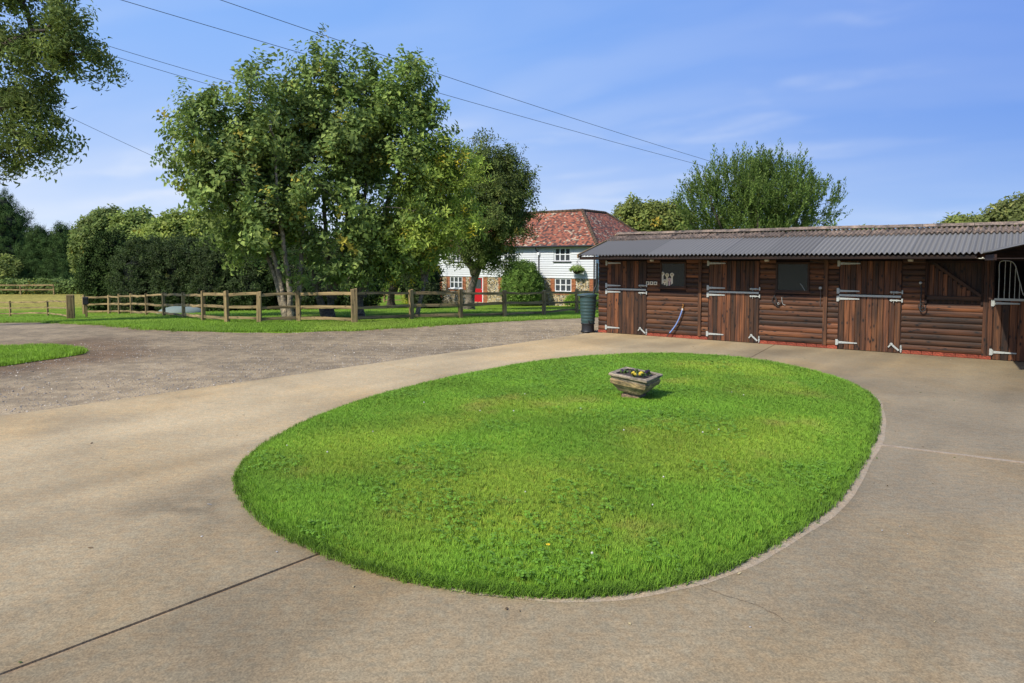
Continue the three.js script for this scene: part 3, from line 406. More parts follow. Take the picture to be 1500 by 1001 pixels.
  { const L = Math.hypot(EV - RI, YR - YE), g = box(0.03, 0.11, L + 0.02, 0, 0, 0, 'z', r); g.rotateX(Math.atan2(YR - YE, EV - RI)).translate(-0.205, (YE + YR) / 2 - 0.005, (EV + RI) / 2); part('bargeboard', g, tanWood, S); const h = box(0.03, 0.11, L + 0.2, 0, 0, 0, 'z', r); h.rotateX(-Math.atan2(YR - YE, EV - RI)).translate(-0.205, (YE + YR) / 2 - 0.005, 2 * RI - (EV + RI) / 2); part('bargeboard', h, tanWood, S); }
  part('fascia', box(9.15, 0.085, 0.025, 4.4, YE - 0.06, EV - 0.06), std({ map: stainMap, color: lin(0.05, 0.06, 0.06) }), S);
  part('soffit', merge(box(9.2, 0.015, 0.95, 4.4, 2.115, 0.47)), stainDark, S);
  // lamps and cable under the eaves
  const lampM = std({ color: lin(0.55, 0.53, 0.45), roughness: 0.4 });
  for (const x of [1.60, 4.66, 7.74]) part('eave_lamp', merge(new RoundedBoxGeometry(0.11, 0.11, 0.07, 2, 0.02).translate(x, 2.10, 0.06), new RoundedBoxGeometry(0.08, 0.08, 0.03, 2, 0.012).translate(x, 2.10, 0.10)), lampM, S);
  part('cable', tube([[7.9, 2.105, 0.90], [8.4, 2.12, 0.90], [8.9, 2.11, 0.90], [9.3, 2.10, 0.88]], 0.010, 20, 6), lampM, S);
  for (const x of [3.1, 3.2, 5.75, 5.83, 8.95, 9.07]) part('cable_clip', new THREE.SphereGeometry(0.02, 8, 6).translate(x, 2.115, 0.905), lampM, S);
  // switches in a row
  for (let i = 0; i < 3; i++) { const x = 1.475 + i * 0.115, g = sub('switch', S); part('switch_plate', new RoundedBoxGeometry(0.095, 0.095, 0.03, 2, 0.008).translate(x, 1.452, 0.032), std({ color: lin(0.72, 0.66, 0.50) }), g); part('rocker', new RoundedBoxGeometry(0.04, 0.045, 0.012, 1, 0.004).translate(x, 1.452, 0.050), blackIron, g); }
  // wing at the right, mostly outside the frame: wall, roof and verge
  const skew = 0.089, wx = (e) => VS + skew * (e - EV);
  { const n = 56, pos = [], uv = [], idx = []; const J = 3; for (const under of [0, 1]) for (let i = 0; i <= n * 2; i++) for (let j = 0; j < J; j++) { const e = EV - 2.2 + (i / (n * 2)) * 4.6, t = j / 2 * 2.29, lowe = e < EV ? (EV - e) : 0, tt = lerp(lowe, 2.29, j / 2); const x = wx(e) + tt, w = 0.019 * Math.cos(e / 0.1 * 2 * Math.PI); pos.push(x, YE + tt * slope + 0.03 + w - under * 0.005, e); uv.push(x, e); } const W = (n * 2 + 1) * J; for (let i = 0; i < n * 2; i++) for (let j = 0; j < 2; j++) { const a = i * J + j; idx.push(a, a + 1, a + J, a + 1, a + J + 1, a + J, W + a, W + a + J, W + a + 1, W + a + 1, W + a + J, W + a + J + 1); } const g = new THREE.BufferGeometry(); g.setAttribute('position', new THREE.Float32BufferAttribute(pos, 3)); g.setAttribute('uv', new THREE.Float32BufferAttribute(uv, 2)); g.setIndex(idx); g.computeVertexNormals(); part('roof_sheet', g, sheetM[1], S); }
  { const g = box(0.03, 0.10, 2.4, 0, 0, 0, 'z', r); g.rotateY(Math.atan(skew)).translate(wx(2.17) + 0.05, YE - 0.075, 2.17); part('bargeboard', g, stainDark, S); }
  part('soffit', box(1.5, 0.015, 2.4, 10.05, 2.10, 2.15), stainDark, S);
  for (let k = 0; k < 17; k++) { const g = extrude(lap(PITCH), 3.2, 'x', r() * 2.4, r() * 0.6); g.rotateY(-Math.PI / 2).translate(10.62, Y0 + k * PITCH, 0.05); part('wall_board', g, pick(), S); }
  part('wall_lining', box(0.05, 2.2, 3.2, 10.66, 1.12, 1.65), stainDark, S);
}
const SM = stable.matrix.compose(stable.position, stable.quaternion.setFromEuler(stable.rotation), stable.scale).clone();
const onWall = (s, y, e) => V(s, y, e).applyMatrix4(SM);

// things hung on the stable
{
  const p = onWall(2.3, 0, 0), t = thing('water_hose', 'blue water hose hanging from a brass tap on the stable wall', 'hose', [p.x, 0, p.z], -0.6376);
  part('hose', tube([[0.205, 0.79, 0.075], [0.19, 0.72, 0.085], [0.13, 0.55, 0.09], [0.04, 0.36, 0.10], [-0.06, 0.21, 0.12], [-0.12, 0.13, 0.14]], 0.019, 40, 8), std({ color: lin(0.20, 0.30, 0.58), roughness: 0.4 }), t);
  part('hose_end', tube([[-0.12, 0.13, 0.14], [-0.155, 0.08, 0.155], [-0.19, 0.022, 0.17]], 0.012, 10, 8), blackIron, t);
  part('tap', merge(cyl(0.014, 0.014, 0.09, 8, 0.205, 0.86, 0.03).rotateX(0), cyl(0.018, 0.016, 0.07, 10, 0.208, 0.815, 0.07), new THREE.BoxGeometry(0.02, 0.022, 0.1).translate(0.206, 0.845, 0.045), new THREE.TorusGeometry(0.022, 0.006, 6, 12).rotateX(1.2).translate(0.206, 0.905, 0.05)), std({ color: lin(0.55, 0.27, 0.08), metalness: 0.5, roughness: 0.45 }), t);
  part('hose_clip', cyl(0.023, 0.023, 0.05, 10, 0.205, 0.775, 0.078), std({ color: lin(0.7, 0.68, 0.6) }), t);
}
{
  const p = onWall(4.86, 0, 0), t = thing('head_collar', 'dark webbing head collar hung on the wall under the second stable window', 'head collar', [p.x, 0, p.z], -0.6376);
  const web = std({ color: lin(0.035, 0.028, 0.025), roughness: 0.9 });
  part('strap', merge(tube([[0, 1.20, 0.04], [-0.05, 1.12, 0.05], [-0.03, 1.03, 0.06], [0.03, 1.02, 0.06], [0.05, 1.12, 0.05], [0, 1.20, 0.04]], 0.014, 30, 5), tube([[0.0, 1.19, 0.05], [0.06, 1.05, 0.06], [0.13, 1.00, 0.06], [0.17, 1.06, 0.05]], 0.012, 20, 5), tube([[-0.02, 1.06, 0.06], [0.05, 0.97, 0.06], [0.12, 0.96, 0.06]], 0.012, 16, 5)), web, t);
  part('hook', new THREE.SphereGeometry(0.022, 8, 6).translate(0, 1.21, 0.035), blackIron, t);
  part('ring', merge(new THREE.TorusGeometry(0.022, 0.005, 6, 14).translate(0.10, 1.02, 0.07), tube([[0.17, 1.18, 0.04], [0.18, 1.08, 0.05], [0.21, 1.0, 0.05], [0.26, 0.99, 0.05]], 0.006, 16, 5)), galv, t);
}
{
  const p = onWall(5.9, 0, 0), t = thing('lead_rope', 'thin lead rope on a round hook beside the post left of the third door', 'rope', [p.x, 0, p.z], -0.6376);
  part('hook', merge(new THREE.CylinderGeometry(0.035, 0.035, 0.02, 12).rotateX(Math.PI / 2).translate(0, 1.42, 0.03), new THREE.TorusGeometry(0.026, 0.006, 6, 14).translate(0, 1.42, 0.05)), galv, t);
  part('rope', tube([[0.0, 1.40, 0.05], [0.015, 1.25, 0.04], [0.005, 1.1, 0.04], [0.012, 0.98, 0.04]], 0.007, 20, 5), std({ color: lin(0.12, 0.10, 0.09) }), t);
}
{
  const p = onWall(7.94, 0, 0), t = thing('bridle_hook', 'black iron bridle hook with hanging strap between the third door and the hatch', 'bridle hook', [p.x, 0, p.z], -0.6376);
  part('knob', merge(new THREE.SphereGeometry(0.032, 10, 8).translate(0, 1.58, 0.055), cyl(0.012, 0.012, 0.05, 8, 0, 0, 0).rotateX(Math.PI / 2).translate(0, 1.58, 0.03)), galv, t);
  part('strap', tube([[0.0, 1.56, 0.05], [0.02, 1.42, 0.045], [0.012, 1.2, 0.045], [0.02, 1.0, 0.045]], 0.014, 30, 6), blackIron, t);
  part('hook', merge(tube([[0.02, 1.13, 0.045], [0.0, 1.02, 0.07], [0.04, 0.96, 0.09], [0.10, 0.99, 0.10], [0.12, 1.10, 0.09]], 0.013, 30, 6), new THREE.TorusGeometry(0.05, 0.008, 6, 16).translate(0.02, 1.07, 0.06)), blackIron, t);
}
{ // rosettes behind the first window
  const cols = [[0.70, 0.66, 0.52], [0.66, 0.60, 0.40], [0.72, 0.66, 0.50], [0.70, 0.62, 0.45], [0.62, 0.45, 0.42]];
  const where = [[1.90, 1.71, 0.24, 'top left of five in the window', 'cream'], [2.03, 1.68, 0.27, 'top middle of five in the window', 'straw coloured'], [2.17, 1.69, 0.22, 'top right of five in the window', 'cream'], [1.965, 1.51, 0.06, 'lower left of five in the window', 'small cream'], [2.10, 1.55, 0.12, 'lower right of five in the window', 'pinkish']];
  where.forEach(([s, y, tail, say, colour], i) => {
    const p = onWall(s, 0, 0), t = thing('rosette', colour + ' show rosette with ribbon tail, ' + say, 'rosette', [p.x, y, p.z], -0.6376);
    const m = std({ color: lin(...cols[i]) }), pleats = []; for (let k = 0; k < 16; k++) { const a = k / 16 * 6.283; pleats.push(new THREE.BoxGeometry(0.026, 0.02, 0.004).rotateY(0.35).translate(0.042, 0, 0).rotateZ(a)); }
    part('pleats', merge(pleats, new THREE.CylinderGeometry(0.044, 0.044, 0.004, 16).rotateX(Math.PI / 2)).translate(0, 0, 0.018), m, t);
    part('button', new THREE.CylinderGeometry(0.022, 0.024, 0.008, 14).rotateX(Math.PI / 2).translate(0, 0, 0.024), std({ color: lin(0.42, 0.34, 0.20) }), t);
    part('ribbon', merge(box(0.022, tail, 0.003, -0.012, -0.04 - tail / 2, 0.016), box(0.022, tail * 0.9, 0.003, 0.013, -0.04 - tail * 0.45, 0.0155)), m, t);
  });
}
// water butt
{
  const t = thing('water_butt', 'dark green ribbed plastic water butt on a black stand at the stable corner', 'water butt', [2.21, 0, -19.80]);
  const prof = [[0.19, 0.26]]; for (let i = 0; i < 7; i++) { const y = 0.30 + i * 0.095, R = 0.192 + i * 0.0068; prof.push([R, y], [R + 0.012, y + 0.03], [R + 0.013, y + 0.055], [R + 0.003, y + 0.08]); } prof.push([0.244, 0.99], [0.246, 1.02], [0.262, 1.025], [0.264, 1.09], [0.256, 1.10], [0.244, 1.098], [0.235, 1.03], [0.2, 0.8], [0.0, 0.78]);
  const green = std({ color: lin(0.035, 0.075, 0.07), roughness: 0.5 });
  part('barrel', new THREE.LatheGeometry(prof.map(([x, y]) => new THREE.Vector2(x, y)), 40), green, t);
  part('lid', new THREE.LatheGeometry([[0.0, 1.135], [0.12, 1.13], [0.22, 1.118], [0.268, 1.105], [0.268, 1.08], [0.258, 1.08]].map(([x, y]) => new THREE.Vector2(x, y)), 40).rotateZ(0.05).translate(-0.0, -0.01, 0), std({ color: lin(0.05, 0.085, 0.08), roughness: 0.5 }), t);
  part('stand', new THREE.LatheGeometry([[0.0, 0.0], [0.21, 0.0], [0.205, 0.03], [0.185, 0.05], [0.18, 0.22], [0.205, 0.235], [0.205, 0.262], [0.0, 0.262]].map(([x, y]) => new THREE.Vector2(x, y)), 32), std({ color: lin(0.018, 0.018, 0.02), roughness: 0.5 }), t);
  part('tap', merge(cyl(0.016, 0.016, 0.08, 8, 0, 0, 0).rotateX(Math.PI / 2).translate(0, 0.32, 0.22), cyl(0.016, 0.02, 0.07, 8, 0, 0.29, 0.255), new THREE.BoxGeometry(0.06, 0.014, 0.014).translate(0, 0.345, 0.25)), blackIron, t);
  part('downpipe', tube([[0.16, 1.12, 0.02], [0.17, 1.22, 0.0], [0.24, 1.35, -0.04], [0.27, 2.0, -0.08]], 0.026, 20, 8), blackIron, t);
}
// stone planter, sunk a little to one side
const islandTop = islandY(1.75, -9.7);
{
  const t = thing('planter', 'square weathered stone planter on a foot, standing tilted on the grass oval', 'planter', [1.745, islandTop + 0.015, -9.68], 0);
  const q = new THREE.Group(); t.rotation.set(0.03, -0.60, -0.085); t.scale.set(1.03, 0.9, 1.03);
  const D = Math.SQRT2, prof = [[0.0, 0.085], [0.155, 0.085], [0.165, 0.09], [0.238, 0.195], [0.243, 0.205], [0.258, 0.208], [0.262, 0.216], [0.272, 0.272], [0.268, 0.281], [0.256, 0.284], [0.258, 0.30], [0.266, 0.322], [0.280, 0.332], [0.288, 0.338], [0.288, 0.366], [0.282, 0.372], [0.225, 0.372], [0.218, 0.366], [0.21, 0.30], [0.0, 0.295]];
  const sq = (pr, m = 1) => { // square section with the corners worn round
    const pos = [], uv = [], idx = [], n = 40; pr.forEach(([h, y], j) => { for (let i = 0; i <= n; i++) { const a = i / n * 2 * Math.PI, c = Math.cos(a), s = Math.sin(a), k = 1 / Math.pow(Math.pow(Math.abs(c), 26) + Math.pow(Math.abs(s), 26), 1 / 26); const w = 1 + 0.012 * (fbm(c * 3 + 5, s * 3 + y * 9, 3, 3) - 0.5); pos.push(h * k * c * w, y + 0.004 * (fbm(c * 4, s * 4 + 9, 6, 3) - 0.5), h * k * s * w); uv.push(i / n * 2, y * 2 + j * 0.05); } });
    for (let j = 0; j < pr.length - 1; j++) for (let i = 0; i < n; i++) { const a = j * (n + 1) + i; idx.push(a, a + n + 1, a + 1, a + 1, a + n + 1, a + n + 2); }
    const g = new THREE.BufferGeometry(); g.setAttribute('position', new THREE.Float32BufferAttribute(pos, 3)); g.setAttribute('uv', new THREE.Float32BufferAttribute(uv, 2)); g.setIndex(idx); const f = g.toNonIndexed(); f.computeVertexNormals(); return f;
  };
  const stoneM = (a, b, c) => std({ color: lin(a, b, c), map: mottleMap, bumpMap: mottleBump, bumpScale: 0.002, roughness: 0.95 });
  part('bowl', sq(prof.slice(0, 5)), stoneM(0.95, 0.66, 0.43), t);
  part('band', sq(prof.slice(4, 10)), stoneM(0.95, 0.68, 0.32), t);
  part('rim', sq(prof.slice(9, 18)), stoneM(0.80, 0.65, 0.44), t);
  part('inner_wall', sq(prof.slice(17)), stoneM(0.25, 0.2, 0.15), t);
  part('foot', sq([[0.0, -0.03], [0.135, -0.03], [0.13, 0.03], [0.115, 0.055], [0.12, 0.088], [0.0, 0.088]]), stoneM(0.66, 0.44, 0.28), t);
  part('soil', new THREE.PlaneGeometry(0.42, 0.42, 10, 10).rotateX(-Math.PI / 2).translate(0, 0.345, 0), std({ color: lin(0.06, 0.042, 0.03), bumpMap: mottleBump, bumpScale: 0.001 }), t);
}
{
  const r = rng(919), pet = new THREE.MeshPhysicalMaterial({ color: lin(0.82, 0.62, 0.06), roughness: 0.8, side: THREE.DoubleSide }), leafM = new THREE.MeshPhysicalMaterial({ color: lin(0.07, 0.13, 0.02), roughness: 0.8, side: THREE.DoubleSide });
  const bloom = (s) => merge([0, 1, 2, 3, 4].map((k) => new THREE.CircleGeometry(0.013 * s, 8).scale(1, 0.85, 1).rotateX(-0.25).translate(0, 0.012 * s, 0).rotateZ(k * 1.2566)));
  const blade = () => { const g = new THREE.CircleGeometry(0.02, 6); g.scale(0.6, 1.4, 1).translate(0, 0.026, 0).rotateX(-0.5 - r() * 0.8).rotateY(r() * 6.28); return g; };
  const plant = (label, x, z, petal, n, count) => { const t = thing('bedding_plant', label, 'flower', [x - 0.095, islandTop + 0.318, z + 0.49]); const L = []; for (let k = 0; k < n; k++) L.push(blade().translate((r() - 0.5) * 0.09, r() * 0.035, (r() - 0.5) * 0.09)); part('leaves', merge(L), leafM, t); for (let k = 0; k < count; k++) { const px = (r() - 0.5) * 0.07, pz = (r() - 0.5) * 0.06, h = 0.03 + r() * 0.025; const f = sub('flower', t); part('petals', bloom(1 + r() * 0.3).rotateY((r() - 0.5) * 0.8).translate(px, h, pz), petal, f); part('stem', tube([[px * 0.5, 0, pz * 0.5], [px * 0.9, h * 0.6, pz], [px, h, pz - 0.004]], 0.002, 6, 4), leafM, f); } };
  const dark = new THREE.MeshPhysicalMaterial({ color: lin(0.045, 0.022, 0.06), roughness: 0.8, side: THREE.DoubleSide });
  plant('yellow pansy at the front corner of the stone planter', 1.825, -10.02, pet, 26, 3); plant('yellow pansy right of its neighbour in the planter front', 1.93, -10.04, pet, 22, 3);
  plant('dark purple bedding plant at the back of the planter', 1.70, -10.24, dark, 30, 5); plant('dark purple bedding plant at the right side of the planter', 2.02, -10.16, dark, 26, 4); plant('dark leafy bedding plant in the middle back of the planter', 1.86, -10.27, dark, 30, 3);
}
{ // one dandelion near the front rim of the oval
  const x = 0.245, z = -4.52, y = islandY(x, z), t = thing('dandelion', 'single yellow dandelion head near the front rim of the grass oval', 'flower', [x, y, z]);
  part('stem', tube([[0, 0, 0], [0.003, 0.03, 0.002], [0, 0.065, 0]], 0.0018, 6, 5), std({ color: lin(0.12, 0.2, 0.04) }), t);
  const P = []; for (let k = 0; k < 18; k++) P.push(new THREE.BoxGeometry(0.004, 0.0015, 0.015).rotateX(-0.5 + (k % 3) * 0.25).translate(0, 0.004 + (k % 3) * 0.001, 0.007).rotateY(k * 0.97)); part('petals', merge(P).translate(0, 0.065, 0), std({ color: lin(0.85, 0.6, 0.03) }), t);
}

// ---------------------------------------------------------------- the house
const HT = -Math.atan2(0.613, 0.79);
const house = thing('house', 'white weatherboarded house with flint ground floor and red tiled hipped roof', 'house', [5.49, -1.0, -45.0], HT);
{
  const r = rng(222), H = house, L = 14.3, DEPTH = 8.6, FW = 5.4;      // front range along x from -L to 0, a second range running back on the right
  const whiteM = std({ color: lin(0.66, 0.68, 0.67), roughness: 0.6 }), mortarM = std({ color: lin(0.85, 0.70, 0.44), map: mottleMap, bumpMap: mottleBump, bumpScale: 0.003 });
  const frameM = std({ color: lin(0.82, 0.83, 0.82), roughness: 0.5 }), glassM = new THREE.MeshPhysicalMaterial({ color: lin(0.30, 0.33, 0.36), roughness: 0.06, transmission: 0.8, thickness: 0 });
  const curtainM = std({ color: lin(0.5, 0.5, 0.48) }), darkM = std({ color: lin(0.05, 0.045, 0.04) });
  const low = [[-13.03, -11.74], [-7.82, -6.50], [-3.2, -1.86]].map(([a, b]) => [a, b, 0.98, 1.88]), high = [[-12.75, -11.6], [-7.72, -6.58], [-3.22, -1.95]].map(([a, b]) => [a, b, 3.05, 3.95]);
  const door = [-10.62, -9.66, 0.0, 1.90];
  // masonry as slabs round the openings
  const slabs = (x0, x1, y0, y1, op, z0, z1) => { const xs = [...new Set([x0, x1, ...op.flatMap((o) => [o[0], o[1]])])].sort((a, b) => a - b), out = []; for (let i = 0; i < xs.length - 1; i++) { const a = xs[i], b = xs[i + 1], m = (a + b) / 2; const cut = op.filter((o) => m > o[0] && m < o[1]).sort((p, q) => p[2] - q[2]); let y = y0; for (const o of cut) { if (o[2] > y) out.push([a, b, y, o[2]]); y = o[3]; } if (y < y1) out.push([a, b, y, y1]); } return merge(out.map(([a, b, c, d]) => box(b - a, d - c, z1 - z0, (a + b) / 2, (c + d) / 2, (z0 + z1) / 2))); };
  part('wall', slabs(-L, 0, -0.3, 1.95, [...low, door], -0.4, 0), mortarM, H);
  part('upper_wall', slabs(-L, 0, 1.95, 4.15, high, -0.35, 0.0), whiteM, H);
  part('side_wall', merge(box(0.35, 2.2, DEPTH - 0.4, -0.18, 3.05, -DEPTH / 2 - 0.2), box(0.35, 2.25, DEPTH - 0.4, -0.18, 0.82, -DEPTH / 2 - 0.2), box(0.35, 4.4, FW - 0.4, -L + 0.18, 1.95, -FW / 2 - 0.2), box(L - FW, 4.4, 0.3, -(L + FW) / 2, 1.95, -FW + 0.15), box(0.3, 4.4, DEPTH - FW, -FW + 0.15, 1.95, -(DEPTH + FW) / 2), box(FW - 0.4, 4.4, 0.3, -FW / 2, 1.95, -DEPTH + 0.15)), whiteM, H);
  part('floor', merge(box(L - 0.4, 0.1, FW - 0.4, -L / 2, 0.05, -FW / 2), box(L - 0.4, 0.1, FW - 0.4, -L / 2, 2.3, -FW / 2)), darkM, H);
  part('inner_wall', merge(box(L - 0.8, 4.2, 0.1, -L / 2, 2.0, -2.6)), darkM, H);
  // flints set in mortar, brick quoins and jambs
  const m4 = new THREE.Matrix4(), q = new THREE.Quaternion(); const openings = [...low, door];
  const brickZones = [[-L, -L + 0.42, 0, 1.9], [-0.42, 0.0, 0, 1.9], ...low.flatMap((o) => [[o[0] - 0.36, o[0] - 0.01, o[2] - 0.1, o[3] + 0.05], [o[1] + 0.01, o[1] + 0.36, o[2] - 0.1, o[3] + 0.05], [o[0] - 0.05, o[1] + 0.05, o[2] - 0.2, o[2] - 0.07]]), [door[0] - 0.4, door[0] - 0.01, 0, 1.92], [door[1] + 0.01, door[1] + 0.42, 0, 1.92]];
  const inZ = (x, y, Z, m = 0) => Z.some((o) => x > o[0] - m && x < o[1] + m && y > o[2] - m && y < o[3] + m);
  const fl = [], fc = []; for (let y = -0.05; y < 1.93; y += 0.085) for (let x = -L + 0.05; x < -0.03; x += 0.105) { const px = x + (r() - 0.5) * 0.06, py = y + (r() - 0.5) * 0.04; if (inZ(px, py, openings, 0.03) || inZ(px, py, brickZones, 0.01)) continue; q.setFromEuler(new THREE.Euler(0, 0, r() * 3)); const s = 0.034 + r() * 0.026; fl.push(m4.compose(V(px, py, 0.004), q, V(s * 1.3, s, 0.022 + r() * 0.02)).clone()); const k = 0.6 + r() * 0.7; const w = r(); fc.push(w < 0.14 ? lin(0.13 * k, 0.12 * k, 0.10 * k) : w < 0.4 ? lin(0.55 * k, 0.50 * k, 0.40 * k) : lin(0.50 * k, 0.39 * k, 0.21 * k)); }
  copies('flints', new THREE.IcosahedronGeometry(1, 1), std({ roughness: 0.6 }), fl, H, fc);
  const bl = [], bc = []; for (const [a, b, c, d] of brickZones) for (let y = c, row = 0; y < d - 0.03; y += 0.075, row++) for (let x = a - (row % 2) * 0.11; x < b - 0.02; x += 0.225) { const x0 = Math.max(a, x), x1 = Math.min(b, x + 0.215); if (x1 - x0 < 0.05) continue; bl.push(m4.compose(V((x0 + x1) / 2, y + 0.0325, 0.008 + r() * 0.006), q.identity(), V(x1 - x0, 0.065, 0.05)).clone()); const k = 0.7 + r() * 0.6; bc.push(lin(0.40 * k, 0.135 * k + r() * 0.03, 0.065 * k)); }
  copies('quoin_bricks', new THREE.BoxGeometry(1, 1, 1), std({}), bl, H, bc);
  // overlapping white boards
  const P = 0.158; for (let k = 0; k < 14; k++) { const y = 1.93 + k * P; let spans = [[-L - 0.02, 0.03]]; for (const o of high) if (y + P > o[2] - 0.06 && y < o[3] + 0.06) spans = spans.flatMap(([a, b]) => o[1] + 0.07 <= a || o[0] - 0.07 >= b ? [[a, b]] : [[a, o[0] - 0.07], [o[1] + 0.07, b]]); for (const [a, b] of spans) part('weatherboard', extrude([[0, 0.003], [0, 0.06], [P + 0.02, 0.014], [P + 0.02, 0.003]], b - a).translate(a, y, 0), whiteM, H); const g = extrude([[0, 0.003], [0, 0.06], [P + 0.02, 0.014], [P + 0.02, 0.003]], DEPTH).rotateY(Math.PI / 2).translate(0.0, y, 0.0); if (k) part('weatherboard', g, whiteM, H); }
  part('drip_board', box(L + 0.08, 0.05, 0.075, -L / 2, 1.925, 0.035), whiteM, H);
  // casements: frame, three lights of two panes, curtains or dark room behind
  for (const [i, [a, b, c, d]] of [...low, ...high].entries()) {
    const w = sub('window', H), n = 3, z = -0.03; const fr = [box(b - a, 0.06, 0.08, (a + b) / 2, c + 0.03, z), box(b - a, 0.06, 0.08, (a + b) / 2, d - 0.03, z), box(0.06, d - c - 0.12, 0.078, a + 0.03, (c + d) / 2, z), box(0.06, d - c - 0.12, 0.078, b - 0.03, (c + d) / 2, z)];
    for (let k = 1; k < n; k++) fr.push(box(0.085, d - c - 0.12, 0.07, a + (b - a) * k / n, (c + d) / 2, z)); const f = part('frame', merge(fr), frameM, w); void f;
    const bars = []; for (let k = 0; k < n; k++) bars.push(box((b - a) / n - 0.09, 0.055, 0.05, a + (b - a) * (k + 0.5) / n, (c + d) / 2 + 0.02, z)); part('glazing_bars', merge(bars), frameM, w);
    for (let k = 0; k < n; k++) for (const [u, v] of [[c + 0.06, (c + d) / 2 - 0.01], [(c + d) / 2 + 0.05, d - 0.06]]) part('pane', box((b - a) / n - 0.08, v - u, 0.006, a + (b - a) * (k + 0.5) / n, (u + v) / 2, z - 0.01), glassM, w);
    part('sill', box(b - a + 0.24, 0.06, 0.14, (a + b) / 2, c - 0.035, 0.03), i < 3 ? frameM : std({ color: lin(0.05, 0.05, 0.05) }), w);
    if (i !== 5) part('curtain', merge(box(0.16, d - c - 0.1, 0.03, a + 0.16, (c + d) / 2, z - 0.22), box(0.12, d - c - 0.1, 0.03, b - 0.14, (c + d) / 2, z - 0.22)), curtainM, w);
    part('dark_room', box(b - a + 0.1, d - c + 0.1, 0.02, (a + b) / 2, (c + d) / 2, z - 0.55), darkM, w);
  }
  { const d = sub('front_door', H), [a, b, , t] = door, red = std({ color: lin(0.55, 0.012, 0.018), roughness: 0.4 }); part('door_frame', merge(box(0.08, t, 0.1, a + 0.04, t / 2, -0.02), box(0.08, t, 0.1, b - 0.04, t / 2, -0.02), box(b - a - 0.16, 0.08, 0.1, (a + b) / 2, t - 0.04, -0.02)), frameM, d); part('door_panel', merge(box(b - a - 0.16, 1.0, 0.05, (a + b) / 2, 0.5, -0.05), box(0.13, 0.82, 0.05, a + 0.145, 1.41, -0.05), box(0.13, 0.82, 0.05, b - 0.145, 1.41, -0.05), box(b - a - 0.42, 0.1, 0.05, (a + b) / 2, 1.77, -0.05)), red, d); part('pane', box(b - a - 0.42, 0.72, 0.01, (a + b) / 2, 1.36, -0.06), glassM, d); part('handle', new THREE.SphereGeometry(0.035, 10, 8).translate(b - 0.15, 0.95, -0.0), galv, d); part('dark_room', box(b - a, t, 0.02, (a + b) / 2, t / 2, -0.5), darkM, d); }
  // roof: battened planes with single tiles, hips and ridges
  const EV = 0.32, HY = 4.12, RW = 2.7, RY = 6.66, up = (RY - HY) / (RW + EV);
  const O = 0.32, pl = (poly) => { const g = new THREE.BufferGeometry(), pos = []; for (let i = 1; i < poly.length - 1; i++) pos.push(...poly[0], ...poly[i], ...poly[i + 1]); g.setAttribute('position', new THREE.Float32BufferAttribute(pos, 3)); g.setAttribute('uv', new THREE.Float32BufferAttribute(new Float32Array(pos.length / 3 * 2), 2)); g.computeVertexNormals(); return g; };
  const fe = [-L - O, HY, O], fr2 = [O, HY, O], hip = [-RW, RY, -RW], rl = [-L + RW, RY, -RW], bk = [-RW, RY, -DEPTH + RW], br = [O, HY, -DEPTH - O], bl2 = [-FW - O, HY, -DEPTH - O], in2 = [-FW - O, HY, -FW - O], fl2 = [-L - O, HY, -FW - O];
  const felt = std({ color: lin(0.16, 0.06, 0.035), side: THREE.DoubleSide });
  const roof = part('roof', merge([pl([fe, fr2, hip, rl]), pl([fr2, br, bk, hip]), pl([br, bl2, bk]), pl([bl2, in2, hip, bk]), pl([in2, fl2, rl, hip]), pl([fl2, fe, rl])].map((g) => g.translate(0, -0.05, 0))), felt, H);
  const tl = [], tc = []; const tilt = Math.atan2(RY - HY, RW + O), sl = Math.hypot(RY - HY, RW + O), gauge = 0.105, tw = 0.168;
  const tone = (u, v) => { const n = fbm(u * 0.7, v * 0.9, 3, 3), k = 0.62 + r() * 0.55, w = r(), lich = smooth(0.5, 0.72, fbm(u * 1.1 + 20, v * 1.1, 9, 4)); if (w < 0.16 * lich + 0.03) return lin(0.40 * k, 0.31 * k, 0.21 * k); if (w > 0.72 - n * 0.12) return lin(0.10 * k, 0.05 * k, 0.038 * k); return lin(lerp(0.36, 0.27, n) * k, lerp(0.115, 0.095, n) * k, 0.058 * k); };
  const layTiles = (place, len, a0, a1) => { for (let row = 0; row * gauge < sl - 0.05; row++) { const t = row * gauge + 0.03, f = t / sl, lo = lerp(a0[0], a1[0], f), hi = lerp(a0[1], a1[1], f); for (let x = lo + (row % 2) * tw / 2; x < hi - 0.05; x += tw) { const sag = 0.02 * fbm(x * 0.6, row * 0.1, 6, 2); tl.push(place(x + tw / 2, t, -0.02 - sag + r() * 0.008, (r() - 0.5) * 0.05)); tc.push(tone(x, t)); } } };
  const base = new THREE.Matrix4(), loc = new THREE.Matrix4(), eul = new THREE.Euler();
  const placer = (origin, turn) => { const B = new THREE.Matrix4().makeTranslation(...origin).multiply(new THREE.Matrix4().makeRotationY(turn)).multiply(new THREE.Matrix4().makeRotationX(tilt)); return (x, t, lift, yaw) => { loc.compose(V(x, lift + 0.03, -t), q.setFromEuler(eul.set(0.055, yaw, (r() - 0.5) * 0.03)), V(1, 1, 1)); return base.multiplyMatrices(B, loc).clone(); }; };
  // along the front eave, x from left to right; then the right-hand slope
  layTiles(placer([0, HY, O], 0), L, [-L - O, O], [-L + RW, -RW]);
  layTiles(placer([O, HY, 0], Math.PI / 2), DEPTH, [-O, DEPTH + O], [RW, DEPTH - RW]);
  const tile = new THREE.BoxGeometry(tw - 0.006, 0.016, gauge + 0.05); 
  copies('roof_tiles', tile, std({ roughness: 0.92 }), tl, H, tc);
  const ridgeM = [1, 0.8, 1.15].map((k) => std({ color: lin(0.27 * k, 0.17 * k, 0.09 * k), map: mottleMap }));
